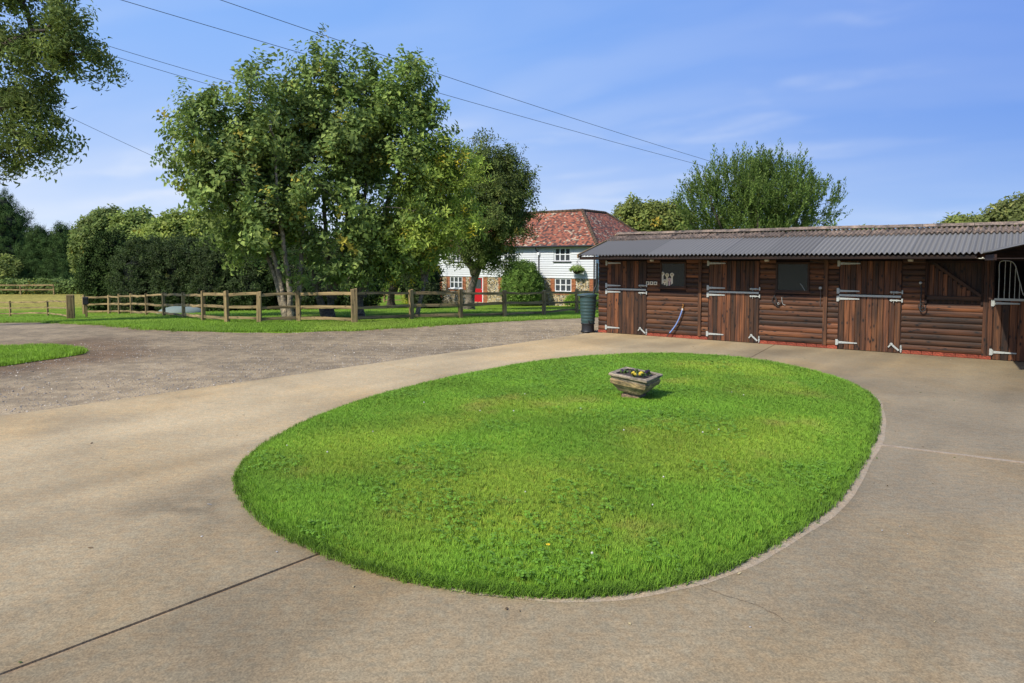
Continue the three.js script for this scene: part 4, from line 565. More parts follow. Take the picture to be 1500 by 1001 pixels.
  const half = (len) => new THREE.CylinderGeometry(0.14, 0.15, len, 9, 1, false, 0, Math.PI).rotateZ(Math.PI / 2).rotateX(0);
  const run = (a, b) => { const A = V(...a), B = V(...b), n = Math.round(A.distanceTo(B) / 0.33), d = B.clone().sub(A).normalize(), gg = new THREE.CylinderGeometry(0.115, 0.13, 0.34, 9); for (let i = 0; i < n; i++) { const o = part('ridge_tile', gg, ridgeM[Math.floor(r() * 3)], roof); o.position.copy(A).addScaledVector(d, (i + 0.5) / n * A.distanceTo(B)); o.quaternion.setFromUnitVectors(V(0, 1, 0), d); } }; void half;
  run(fr2, hip); run(hip, rl); run(hip, bk); run(br, bk); run(fe, rl);
  const gut = std({ color: lin(0.02, 0.02, 0.022), roughness: 0.5 });
  part('gutter', tube([[-L - 0.3, HY - 0.05, O + 0.06], [-L / 2, HY - 0.055, O + 0.06], [0.35, HY - 0.05, O + 0.06]], 0.06, 12, 8), gut, H);
  for (const [x, y1] of [[-4.62, 1.9], [-0.15, 0.1]]) { part('downpipe', tube([[x, HY - 0.08, O + 0.04], [x, HY - 0.25, O - 0.02], [x + 0.1, HY - 0.5, 0.10], [x + 0.1, HY - 0.8, 0.09], [x + 0.1, y1, 0.09]], 0.04, 24, 8), gut, H); }
  part('hopper', new RoundedBoxGeometry(0.2, 0.2, 0.14, 1, 0.02).translate(-4.52, HY - 0.55, 0.11), frameM, H);
}
house.updateMatrixWorld(true);
const HM = house.matrixWorld.clone(), onHouse = (x, y, z) => V(x, y, z).applyMatrix4(HM);

// ---------------------------------------------------------------- fences
const railM = [1, 0.86, 1.1].map((k) => std({ map: greyWoodMap, bumpMap: woodBump, bumpScale: 0.0015, color: lin(0.66 * k, 0.55 * k, 0.36 * k), roughness: 0.95 }));
function fence(label, P, h, rails, opt = {}) {
  const r = rng(opt.seed || 1), t = thing('post_and_rail_fence', label, 'fence', [P[0][0], ground(P[0][0], P[0][1]), P[0][1]]), o = t.position, heads = [];
  P.forEach(([x, z, big], i) => {
    const y = ground(x, z), w = (opt.w || 0.10) * (big || 1), hh = h * (1 + (r() - 0.5) * 0.06) + (big ? 0.05 : 0), nx = P[Math.min(i + 1, P.length - 1)], pv = P[Math.max(i - 1, 0)], a = Math.atan2(-(nx[1] - pv[1]), nx[0] - pv[0]); heads.push([x, y, z, a]);
    if (opt.skip && opt.skip.includes(i)) return;
    const g = new RoundedBoxGeometry(w * 1.25, hh + 0.2, w, 2, 0.012); const p = g.attributes.position; for (let k = 0; k < p.count; k++) { const yy = p.getY(k); const n = 0.012 * (fbm(yy * 3 + i * 7, p.getX(k) * 12, 3, 2) - 0.5); p.setX(k, p.getX(k) + n); p.setZ(k, p.getZ(k) - n); if (yy > hh / 2) p.setY(k, yy + p.getX(k) * 0.18); } g.computeVertexNormals(); remap(g, 'y', r() * 2.4, r() * 0.6);
    const m = part('post', g, railM[Math.floor(r() * 3)], t); m.position.set(x - o.x, y - o.y + hh / 2 - 0.1, z - o.z); m.rotation.set((r() - 0.5) * 0.05, a + (r() - 0.5) * 0.1, (r() - 0.5) * 0.05);
  });
  for (let i = 0; i < P.length - 1; i++) for (let k = 0; k < rails; k++) {
    const A = heads[i], B = heads[i + 1], f = opt.heights ? opt.heights[k] : [0.16, 0.52, 0.90][k], ya = h * f + (r() - 0.5) * 0.05, yb = h * f + (r() - 0.5) * 0.05, len = Math.hypot(B[0] - A[0], B[2] - A[2]), dy = B[1] + yb - A[1] - ya, L = Math.hypot(len, dy);
    const th = (opt.t || 0.042) * (0.9 + r() * 0.3), g = new THREE.BoxGeometry(L, th * 2, th, Math.max(4, Math.round(L / 0.25)), 3, 2), p = g.attributes.position, s0 = r() * 50, bow = (r() - 0.5) * 0.05;
    for (let q = 0; q < p.count; q++) { const x = p.getX(q), e = x / L; p.setY(q, p.getY(q) * (1 + 0.35 * (fbm(x * 1.6 + s0, 1, 3, 2) - 0.5)) + (fbm(x * 0.9 + s0, 7, 5, 2) - 0.5) * 0.05 - bow * (1 - 4 * e * e)); p.setZ(q, p.getZ(q) * (1 - 0.5 * Math.abs(p.getY(q)) / (th * 1.6)) + (fbm(x * 1.1 + s0, 17, 5, 2) - 0.5) * 0.03); }
    g.computeVertexNormals(); remap(g, 'x', r() * 2.4, r() * 0.6);
    const m = part('rail', g, railM[Math.floor(r() * 3)], t), a = Math.atan2(-(B[2] - A[2]), B[0] - A[0]); m.position.set((A[0] + B[0]) / 2 - o.x, (A[1] + ya + B[1] + yb) / 2 - o.y, (A[2] + B[2]) / 2 - o.z); m.rotation.set(0, a, Math.atan2(dy, len), 'YXZ');
  }
  return t;
}
fence('weathered three rail wooden fence sweeping round the lawn from the gate to the house', [[-25.2, -40.1], [-23.36, -39.48], [-22.00, -38.15], [-20.59, -36.84], [-18.02, -33.58], [-16.01, -31.30], [-13.48, -27.93], [-11.16, -24.61], [-9.77, -23.32], [-8.54, -22.99], [-7.39, -23.56], [-5.32, -22.96, 1.35], [-3.70, -25.03], [-1.96, -25.92], [-0.30, -27.26], [1.37, -29.18], [3.00, -31.55], [5.2, -34.4], [8.0, -37.2]], 1.12, 3, { seed: 3, w: 0.122, t: 0.047, heights: [0.15, 0.50, 0.89] });
fence('low rail fence along the field at the far left behind the drive', [[-36, -42.2], [-31.8, -40.0], [-28.14, -38.17], [-24.83, -36.40], [-19.6, -30.2]], 0.88, 3, { seed: 5, skip: [4], w: 0.085, heights: [0.18, 0.55, 0.92], t: 0.036 });
fence('distant rail fence seen under the small tree behind the big trees', [[-13.6, -57.5], [-10.6, -56.6], [-7.7, -55.4], [-5.0, -54.2], [-2.2, -53]], 1.2, 3, { seed: 7 });
fence('far grey rail fence in front of the field hedge at the far left', [[-76, -84.6], [-71, -84.8], [-66, -84.6], [-61, -84.6], [-57, -84.8]], 1.3, 2, { seed: 9, heights: [0.5, 0.92], t: 0.08 });
{
  const x = -19.32, z = -29.8, y = ground(x, z), t = thing('gate_post', 'stout square grey gate post at the edge of the drive', 'gate post', [x, y, z], 0.5), g = new RoundedBoxGeometry(0.30, 1.35, 0.28, 3, 0.03); remap(g, 'y', 0.3, 0.1); part('post', g.translate(0, 0.42, 0), railM[0], t); part('post_cap', new RoundedBoxGeometry(0.27, 0.03, 0.25, 2, 0.01).translate(0, 1.10, 0), railM[1], t);
  const bx = -20.2, bz = -32.3, b = thing('post_box', 'small black mail box on a short stake right of the gate post', 'mail box', [bx, ground(bx, bz), bz], 0.4); part('stake', box(0.09, 1.0, 0.09, 0, 0.45, 0, 'y'), railM[2], b); part('mail_case', new RoundedBoxGeometry(0.22, 0.36, 0.16, 2, 0.02).translate(0, 0.82, 0.1), std({ color: lin(0.02, 0.018, 0.018), roughness: 0.5 }), b); part('flap', box(0.16, 0.03, 0.02, 0, 0.92, 0.185), blackIron, b);
}
{ // domed cover under the hedge
  const x = -17.6, z = -36.2, y = ground(x, z), t = thing('covered_trough', 'pale grey green domed cover lying on the lawn under the dark hedge', 'cover', [x, y, z], 0.2);
  const g = new THREE.SphereGeometry(1, 40, 16, 0, Math.PI * 2, 0, Math.PI / 2), p = g.attributes.position; for (let i = 0; i < p.count; i++) { const n = 1 + 0.06 * (fbm(p.getX(i) * 3 + 4, p.getZ(i) * 3, 3, 3) - 0.5); p.setXYZ(i, p.getX(i) * 1.15 * n, Math.pow(Math.max(0, p.getY(i)), 0.8) * 0.42 * n, p.getZ(i) * 0.8 * n); } g.computeVertexNormals(); part('sheet', g, std({ color: lin(0.19, 0.24, 0.20), roughness: 0.7, bumpMap: mottleBump, bumpScale: 0.003 }), t); part('rim', new THREE.TorusGeometry(1, 0.035, 8, 40).rotateX(Math.PI / 2).scale(1.15, 1, 0.8).translate(0, 0.03, 0), std({ color: lin(0.25, 0.27, 0.25) }), t);
}
// overhead wires
{
  const wm = std({ color: lin(0.06, 0.065, 0.075), roughness: 0.6 });
  const wire = (label, a, b, sag, rad) => { const A = V(...a), B = V(...b), c = A.clone().lerp(B, 0.5); const t = thing('overhead_wire', label, 'cable', [c.x, c.y, c.z]); const pts = []; for (let i = 0; i <= 24; i++) { const f = i / 24, p = A.clone().lerp(B, f); p.y -= sag * 4 * f * (1 - f); pts.push(p.sub(c)); } part('cable', new THREE.TubeGeometry(new THREE.CatmullRomCurve3(pts), 60, rad, 5), wm, t); };
  const at = (px, py, Z) => [(px - 750) / 1000 * Z, 2.05 + (383 - py) / 1000 * Z, -Z];
  wire('lower of the two dark wires crossing above the big trees', at(-240, -118, 27), at(1120, 268, 70), 0.35, 0.016);
  wire('upper of the two dark wires crossing above the big trees', at(-40, -118, 27), at(1120, 262, 70), 0.35, 0.016);
  wire('upper of the two thin wires between the left tree and the big trees', at(-60, 2, 34), at(470, 160, 46), 0.15, 0.014);
  wire('lower of the two thin wires between the left tree and the big trees', at(-60, 14, 34), at(470, 172, 46), 0.15, 0.014);
  wire('lowest thin wire sloping down from the left tree towards the hedge', at(-40, 102, 34), at(330, 276, 52), 0.1, 0.012);
}

// ---------------------------------------------------------------- foliage
function leafGeo(L, W, fold = 0.25, droop = 0.15) {                // one leaf: four triangles folded along the midrib
  return { v: [[0, 0, 0], [-W / 2, fold * W / 2, L * 0.42], [0, -droop * L * 0.3, L * 0.45], [W / 2, fold * W / 2, L * 0.42], [0, -droop * L, L]], f: [[0, 2, 1], [0, 3, 2], [1, 2, 4], [2, 3, 4]] };
}
function spray(o) {                                               // a twig with leaves, along +y
  const r = rng(o.seed), pos = [], idx = [], q = new THREE.Quaternion(), e = new THREE.Euler(), t = V(0, 0, 0);
  for (let i = 0; i < o.n; i++) {
    const f = (i + 0.5) / o.n, y = f * o.len, a = i * 2.4 + r() * 0.8, s = (0.7 + 0.6 * r()) * (o.taper ? lerp(1, o.taper, f) : 1), lf = leafGeo(o.L * s, o.W * s, 0.3, o.droop ?? 0.2);
    e.set(-(o.pitch ?? 0.5) + (r() - 0.5) * 0.9, a, (r() - 0.5) * 0.7, 'YXZ'); q.setFromEuler(e);
    const off = V(Math.sin(a), 0, Math.cos(a)).multiplyScalar((o.spread || 0.02) * (0.3 + r())), k = pos.length / 3;
    for (const p of lf.v) { t.set(...p).applyQuaternion(q).add(off); pos.push(t.x, t.y + y, t.z); } for (const c of lf.f) idx.push(...c.map((x) => x + k));
  }
  if (o.twig) { const k = pos.length / 3, w = o.twig; pos.push(-w, 0, 0, w, 0, 0, 0, o.len, 0, 0, 0, w, 0, 0, -w); idx.push(k, k + 1, k + 2, k + 3, k + 4, k + 2); }
  const g = new THREE.BufferGeometry(); g.setAttribute('position', new THREE.Float32BufferAttribute(pos, 3)); g.setIndex(idx); const h = g.toNonIndexed(); h.computeVertexNormals(); return h;
}
const leafM = new THREE.MeshPhysicalMaterial({ roughness: 0.85, transmission: 0.40, thickness: 0, specularIntensity: 0.3, side: THREE.DoubleSide });
const firM = new THREE.MeshPhysicalMaterial({ roughness: 0.88, specularIntensity: 0.3, side: THREE.DoubleSide });
const barkM = (r, g, b) => std({ color: lin(r, g, b), map: mottleMap, bumpMap: barkBump, bumpScale: 0.006, roughness: 0.95 });
const bark = { pale: barkM(0.80, 0.66, 0.44), grey: barkM(0.52, 0.43, 0.32), dark: barkM(0.24, 0.19, 0.14) };
const orient = (dir, roll, q = new THREE.Quaternion()) => q.setFromUnitVectors(V(0, 1, 0), dir).multiply(new THREE.Quaternion().setFromAxisAngle(V(0, 1, 0), roll));
function tones(base, r, x, y, z, o = {}) {
  const n = fbm(x * 0.7 + z * 0.3, y * 0.7 + z * 0.4, 7, 3), k = 0.62 + 0.75 * r() * (o.vary ?? 1) + 0.2 * (n - 0.5); let c = [base[0] * k * 2.35, base[1] * k * 2.3, base[2] * k * 1.8]; const w = r();
  if (w < (o.yellow ?? 0.03)) c = [c[0] * 2.2, c[1] * 1.35, c[2] * 0.9]; else if (w < (o.yellow ?? 0.03) + (o.pale ?? 0.12)) c = [c[0] * 1.7, c[1] * 1.5, c[2] * 1.6]; return lin(...c);
}
// limbs grow from the stems to every clump of leaves, thinner as they fork
function limbTubes(nodes) {
  const pos = [], nor = [], uv = [], idx = [], S = 7; const a = V(), u = V(), w = V();
  for (const n of nodes) { if (!n.parent) continue; const p = n.parent; a.copy(n.p).sub(p.p); const L = a.length(); if (L < 1e-4) continue; a.divideScalar(L); u.set(1, 0, 0); if (Math.abs(a.x) > 0.9) u.set(0, 0, 1); w.crossVectors(a, u).normalize(); u.crossVectors(w, a); const k = pos.length / 3; for (const [c, rr, v] of [[p.p, Math.min(p.r, n.r * 1.6), 0], [n.p, n.r, L]]) for (let i = 0; i <= S; i++) { const t = i / S * 6.2832, x = Math.cos(t), y = Math.sin(t); const dx = u.x * x + w.x * y, dy = u.y * x + w.y * y, dz = u.z * x + w.z * y; pos.push(c.x + dx * rr, c.y + dy * rr, c.z + dz * rr); nor.push(dx, dy, dz); uv.push(i / S * Math.max(0.25, rr * 6), v + k * 0.01); } for (let i = 0; i < S; i++) idx.push(k + i, k + i + 1, k + i + S + 1, k + i + 1, k + i + S + 2, k + i + S + 1); }
  const g = new THREE.BufferGeometry(); g.setAttribute('position', new THREE.Float32BufferAttribute(pos, 3)); g.setAttribute('normal', new THREE.Float32BufferAttribute(nor, 3)); g.setAttribute('uv', new THREE.Float32BufferAttribute(uv, 2)); g.setIndex(idx); return g;
}
function tree(name, label, category, o) {
  // o: base [x, z], stems [[x, y, z] ...] offsets, env [[x, y, z, rx, ry, rz, weight]] in world, clumps, per, leaf (spray geometry), tint, radius
  const r = rng(o.seed), bx = o.base[0], bz = o.base[1], by = ground(bx, bz), t = thing(name, label, category, [bx, by, bz], 0, o.group), nodes = [];
  for (const st of o.stems) { const c = new THREE.CatmullRomCurve3(st.map((p) => V(...p))), L = c.getLength(), n = Math.max(4, Math.round(L / 0.35)); let prev = null; for (let i = 0; i <= n; i++) { const f = i / n, nd = { p: c.getPoint(f), parent: prev, stem: true, f, count: 0 }; if (i && i < n) nd.p.add(V((r() - 0.5) * 0.05, 0, (r() - 0.5) * 0.05)); nodes.push(nd); prev = nd; } }
  const total = o.env.reduce((s, e) => s + (e[6] ?? e[3] * e[4] * e[5]), 0), centers = [];
  const lump = (x, y, z) => fbm(x * (o.lump || 0.8) + z * 0.5 + o.seed, y * (o.lump || 0.8) + z * 0.4, 31, 3);
  for (const e of o.env) { const want = Math.round(o.clumps * (e[6] ?? e[3] * e[4] * e[5]) / total); let got = 0, tries = 0; while (got < want && tries++ < want * 40) { const v = V(r() * 2 - 1, r() * 2 - 1, r() * 2 - 1), l = v.length(); if (l > 1 || r() > 0.15 + 0.95 * l) continue; const x = e[0] + v.x * e[3] - bx, y = e[1] + v.y * e[4] - by, z = e[2] + v.z * e[5] - bz; if (lump(x, y, z) < (o.gap ?? 0.40)) continue; centers.push({ p: V(x, y, z), out: V(v.x / e[3], v.y / e[4], v.z / e[5]).normalize(), l }); got++; } }
  const d0 = (c) => Math.min(...o.stems.map((s) => Math.hypot(c.p.x - s[s.length - 1][0], (c.p.y - s[s.length - 1][1]), c.p.z - s[s.length - 1][2])));
  centers.sort((a, b) => d0(a) - d0(b));
  for (const c of centers) { // join to the nearest wood below
    let best = null, bd = 1e9; for (const n of nodes) { if (n.stem && n.f < 0.35) continue; const dx = c.p.x - n.p.x, dy = c.p.y - n.p.y, dz = c.p.z - n.p.z, d = Math.sqrt(dx * dx + dy * dy * (dy < 0 ? 2.5 : 0.7) + dz * dz) + (n.tip ? 0.2 : 0); if (d < bd) { bd = d; best = n; } }
    const A = best.p, B = c.p, D = A.distanceTo(B), mid = A.clone().lerp(B, 0.5).add(V((r() - 0.5) * 0.2 * D, (0.02 + 0.12 * r()) * D, (r() - 0.5) * 0.2 * D)), n = Math.max(2, Math.min(7, Math.round(D / 0.35))); let prev = best; for (let i = 1; i <= n; i++) { const f = i / n, p = V(0, 0, 0).addScaledVector(A, (1 - f) * (1 - f)).addScaledVector(mid, 2 * f * (1 - f)).addScaledVector(B, f * f); const nd = { p, parent: prev, count: 0, tip: i === n }; nodes.push(nd); prev = nd; } prev.count = 1; c.node = prev;
  }
  for (let i = nodes.length - 1; i >= 0; i--) if (nodes[i].parent) nodes[i].parent.count += nodes[i].count;
  for (const n of nodes) n.r = n.stem ? Math.max(lerp(o.radius, o.radius * 0.28, Math.pow(n.f, 0.8)) * (n.f < 0.06 ? 1.35 : 1), 0.012) : Math.min(o.radius * 0.5, (o.twig || 0.010) * Math.pow(Math.max(1, n.count), 0.48));
  part('trunk', limbTubes(nodes), o.bark, t);
  const m = new THREE.Matrix4(), list = [], cols = [], q = new THREE.Quaternion(), dir = V();
  for (const c of centers) for (let k = 0; k < o.per; k++) {
    const sd = o.spread, top = smooth(0.1, 0.8, c.out.y); dir.copy(c.out).multiplyScalar(o.outward ?? 0.7).add(V((r() - 0.5) * 1.6, (r() - 0.5) * 1.4 + (o.up ?? 0.35) * (1 + top), (r() - 0.5) * 1.6)).normalize(); orient(dir, r() * 6.28, q);
    const gx = (r() + r() + r() - 1.5) * sd, gy = (r() + r() + r() - 1.5) * sd * (o.flat ?? 0.8), gz = (r() + r() + r() - 1.5) * sd, s = 0.75 + 0.5 * r(); list.push(m.compose(V(c.p.x + gx, c.p.y + gy, c.p.z + gz), q, V(s, s, s)).clone()); cols.push(tones(o.tint, r, c.p.x + bx, c.p.y, c.p.z, o));
  }
  const shoots = [...(o.shoots || [])]; for (let k = 0; k < (o.wild || 0); k++) { const e = o.env[Math.floor(r() * o.env.length)], v = V(r() * 2 - 1, r() * 1.3 - 0.3, r() * 2 - 1).normalize(); shoots.push([e[0] + v.x * e[3] * 0.85, e[1] + v.y * e[4] * 0.85, e[2] + v.z * e[5] * 0.85, v.x * 0.7, 0.55 + v.y * 0.4, v.z * 0.7, 5 + Math.floor(r() * 3), 0.8 + r() * 0.7]); }
  for (const [x, y, z, dx, dy, dz, n, L] of shoots) for (let i = 0; i < n; i++) { const f = i / n; dir.set(dx, dy, dz).normalize(); const p = V(x - bx, y - by, z - bz).addScaledVector(dir, f * Math.max(L - 0.5, 0.2)); dir.add(V((r() - 0.5) * 1.4, (r() - 0.5) * 0.6, (r() - 0.5) * 1.4)).normalize(); orient(dir, r() * 6.28, q); const s = 0.8 + 0.3 * r(); list.push(m.compose(p, q, V(s, s, s)).clone()); cols.push(tones(o.tint, r, x, y, z, o)); }
  copies('crown', o.leaf, o.mat || leafM, list, t, cols); return t;
}
// a shrub or hedge: leaves in depth over an added opaque dark core, lumpy outline
function shrub(name, label, category, o) {
  const r = rng(o.seed), bx = o.base[0], bz = o.base[1], by = ground(bx, bz), t = thing(name, label, category, [bx, by, bz], 0, o.group), m = new THREE.Matrix4(), q = new THREE.Quaternion(), list = [], cols = [], dir = V();
  const bulge = (v, e) => 1 + (o.rough ?? 0.28) * (fbm(v.x * 2.2 + e * 3.1 + o.seed, v.y * 2.2 + v.z * 1.7 + o.seed * 2, 3, 3) - 0.5) * 2;
  const area = o.env.reduce((s, e) => s + e[3] * e[4] + e[4] * e[5], 0), inner = [];
  o.env.forEach((e, ei) => {
    const N = Math.round(o.count * (e[3] * e[4] + e[4] * e[5]) / area);
    for (let k = 0; k < N; k++) { const v = V(r() * 2 - 1, r() * 2 - 1, r() * 2 - 1), l0 = v.length(); if (l0 > 1 || l0 < 0.05) { k--; continue; } v.divideScalar(l0); if (o.front && v.z < -0.35 && r() < 0.7) continue; const b = bulge(v, ei), l = (0.72 + 0.30 * Math.pow(r(), 0.6)) * b, p = V(e[0] + v.x * e[3] * l - bx, e[1] + v.y * e[4] * l - by, e[2] + v.z * e[5] * l - bz); if (p.y < 0.03) { p.y = 0.05 + r() * 0.5; } dir.copy(v).multiplyScalar(o.outward ?? 0.8).add(V((r() - 0.5) * 1.3, (r() - 0.5) * 1.2 + (o.up ?? 0.3), (r() - 0.5) * 1.3)).normalize(); orient(dir, r() * 6.28, q); const s = 0.7 + 0.6 * r(); list.push(m.compose(p, q, V(s, s, s)).clone()); cols.push(tones(o.tint, r, p.x + bx, p.y, p.z, o)); }
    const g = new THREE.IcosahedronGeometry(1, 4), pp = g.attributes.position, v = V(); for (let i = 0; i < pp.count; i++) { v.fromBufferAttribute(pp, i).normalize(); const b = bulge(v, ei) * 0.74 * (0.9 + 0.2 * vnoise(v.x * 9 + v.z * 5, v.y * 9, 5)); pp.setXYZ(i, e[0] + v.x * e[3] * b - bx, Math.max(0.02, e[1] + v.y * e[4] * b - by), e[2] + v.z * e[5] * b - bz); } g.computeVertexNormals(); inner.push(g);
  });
  part('dark_core', merge(inner), std({ color: lin(o.tint[0] * 0.45, o.tint[1] * 0.4, o.tint[2] * 0.5), roughness: 1 }), t);  // solid core added to block see-through, in darkened leaf colour
  copies('foliage', o.leaf, o.mat || leafM, list, t, cols);
  if (o.trunk) part('trunk', tube([[0, -0.1, 0], [0.02, o.trunk[1] * 0.5, 0.02], [0, o.trunk[1], 0]], o.trunk[0], 8, 8), bark.dark, t);
  return t;
}
const at = (px, py, Z) => [(px - 750) / 1000 * Z, 2.05 + (383 - py) / 1000 * Z, -Z];
const env = (px, py, Z, rx, ry, rz, w) => [...at(px, py, Z), rx * Z / 1000, ry * Z / 1000, (rz ?? rx) * Z / 1000, w];
const poplarLeaf = spray({ seed: 2, n: 9, len: 0.46, L: 0.155, W: 0.115, spread: 0.06, pitch: 0.35, droop: 0.3, twig: 0.004 });
const fineLeaf = spray({ seed: 3, n: 12, len: 0.45, L: 0.15, W: 0.065, spread: 0.04, pitch: 0.6, droop: 0.15, twig: 0.004 });
const ashLeaf = spray({ seed: 4, n: 18, len: 0.55, L: 0.17, W: 0.075, spread: 0.10, pitch: 0.2, droop: 0.35, twig: 0.005 });
const hedgeLeaf = spray({ seed: 5, n: 14, len: 0.34, L: 0.13, W: 0.07, spread: 0.06, pitch: 0.6, droop: 0.1 });
const bigLeaf = spray({ seed: 6, n: 12, len: 0.8, L: 0.32, W: 0.20, spread: 0.16, pitch: 0.4, droop: 0.2 });
const firLeaf = spray({ seed: 7, n: 20, len: 0.9, L: 0.36, W: 0.10, spread: 0.05, pitch: 0.15, droop: 0.3, taper: 0.4 });
const uprightLeaf = spray({ seed: 8, n: 14, len: 0.6, L: 0.13, W: 0.055, spread: 0.03, pitch: 0.9, droop: 0.05, twig: 0.006 });
const boxLeaf = spray({ seed: 9, n: 12, len: 0.2, L: 0.085, W: 0.05, spread: 0.05, pitch: 0.6, droop: 0.05 });

// the group of big trees behind the fence
const shootAt = (px, py, Z, px2, py2, n) => { const a = at(px, py, Z), b = at(px2, py2, Z), d = [b[0] - a[0], b[1] - a[1], 0]; return [...a, ...d, n, Math.hypot(...d)]; };
const POP = { wild: 40, clumps: 300, per: 8, leaf: poplarLeaf, tint: [0.088, 0.128, 0.038], spread: 0.44, up: 0.35, radius: 0.13, twig: 0.009, yellow: 0.03, pale: 0.22, gap: 0.47, lump: 1.1 };
tree('poplar_tree', 'leafy poplar with several pale leaning stems, leftmost of the big trees behind the fence', 'tree', { ...POP, seed: 101, base: [-8.0, -24.3], bark: bark.pale, radius: 0.12, clumps: 300,
  stems: [[[0, -0.1, 0], [-0.25, 1.6, 0.05], [-0.75, 3.4, 0], [-1.1, 5.6, -0.3]], [[0.15, -0.1, 0.1], [0.12, 1.8, 0.3], [-0.1, 4.0, 0.5], [-0.2, 6.4, 0.4]], [[0.28, -0.1, -0.05], [0.45, 1.8, -0.1], [0.55, 3.8, -0.3], [0.9, 6.0, -0.5]], [[-0.1, -0.1, -0.15], [-0.6, 1.7, -0.4], [-1.5, 3.4, -0.7], [-2.3, 5.0, -0.8]]],
  env: [env(362, 290, 24.5, 66, 84, 80), env(330, 225, 24.5, 66, 66, 76), env(388, 190, 24.5, 48, 80, 66), env(318, 260, 24.5, 44, 38, 56), env(420, 345, 24, 50, 52, 60), env(300, 190, 24.5, 26, 30, 34), env(330, 320, 24.3, 34, 34, 44), env(372, 372, 24.2, 30, 26, 34)],
  shoots: [shootAt(318, 200, 24.5, 308, 128, 16), shootAt(372, 170, 24.5, 372, 92, 18), shootAt(396, 180, 24.5, 402, 110, 14), shootAt(300, 215, 24.5, 262, 150, 14), shootAt(310, 235, 24.5, 264, 232, 7), shootAt(290, 180, 24.5, 275, 160, 8), shootAt(345, 170, 24.5, 338, 118, 12)] });
tree('poplar_tree', 'tall dark trunked poplar in the middle of the big trees, its top reaching the wires', 'tree', { ...POP, seed: 102, base: [-7.1, -26.6], bark: bark.grey, clumps: 320, radius: 0.16,
  stems: [[[0, -0.1, 0], [0.0, 1.5, 0], [-0.1, 4, 0.2], [0.05, 7.4, 0]], [[-0.1, 0, 0.1], [-0.6, 1.7, 0.3], [-0.9, 3.6, 0.4], [-1.3, 6.4, 0.3]], [[0.05, 0.8, 0], [0.5, 2.6, -0.2], [0.9, 4.6, -0.3], [1.2, 6.8, -0.4]]],
  env: [env(480, 290, 26, 84, 130, 90), env(478, 195, 26, 62, 100, 70), env(472, 125, 26, 30, 50, 36), env(520, 190, 26, 46, 80, 60), env(440, 210, 26, 46, 70, 60), env(480, 392, 25, 60, 30, 46)],
  shoots: [shootAt(470, 120, 26, 470, 60, 18), shootAt(455, 130, 26, 450, 98, 12), shootAt(488, 130, 26, 492, 88, 12), shootAt(510, 140, 26, 516, 108, 12)] });
tree('poplar_tree', 'broad poplar with a thick brown trunk, rightmost of the three poplars, upright shoots on top', 'tree', { ...POP, seed: 103, base: [-6.0, -26.8], bark: bark.grey, clumps: 285, tint: [0.088, 0.13, 0.034], radius: 0.18,
  stems: [[[0, -0.1, 0], [0.02, 1.6, 0], [0.2, 3.6, 0.2], [0.5, 6.6, 0]], [[0.05, 0.9, 0], [0.7, 2.8, 0.3], [1.3, 4.8, 0.2], [1.9, 6.4, 0]], [[0, 1.0, 0], [-0.4, 3, -0.3], [-0.5, 5, -0.4], [-0.4, 7.2, -0.4]]],
  env: [env(570, 290, 26.4, 80, 120, 84), env(580, 190, 26.4, 58, 90, 66), env(550, 150, 26.4, 30, 58, 40), env(600, 160, 26.4, 30, 62, 40), env(626, 215, 26.4, 28, 46, 40), env(560, 382, 25.5, 60, 34, 46)],
  shoots: [shootAt(548, 140, 26.4, 546, 78, 18), shootAt(598, 150, 26.4, 603, 82, 20), shootAt(570, 150, 26.4, 578, 110, 12), shootAt(622, 190, 26.4, 634, 150, 12), shootAt(640, 225, 26.4, 664, 205, 8), shootAt(526, 150, 26.4, 524, 116, 12)] });
tree('ash_tree', 'light yellow green young tree with a thin leaning trunk, right of the poplars', 'tree', { seed: 104, base: [-3.75, -26.3], bark: bark.grey, clumps: 220, per: 9, leaf: fineLeaf, tint: [0.145, 0.195, 0.042], spread: 0.5, up: 0.2, radius: 0.10, twig: 0.007, pale: 0.2, yellow: 0.04, gap: 0.38,
  stems: [[[0, -0.1, 0], [0.35, 1.3, 0], [0.75, 2.8, 0], [1.1, 5.0, 0]], [[0.4, 1.4, 0], [0.1, 2.8, 0.3], [-0.1, 4.2, 0.3]]],
  env: [env(640, 310, 26.2, 44, 54, 52), env(662, 262, 26.2, 31, 46, 42), env(608, 345, 26.2, 36, 52, 46), env(676, 308, 26.2, 20, 34, 32), env(636, 258, 26.2, 26, 36, 36), env(616, 382, 26.2, 24, 22, 30)],
  shoots: [shootAt(672, 240, 26.2, 676, 206, 10), shootAt(690, 260, 26.2, 698, 232, 8)] });
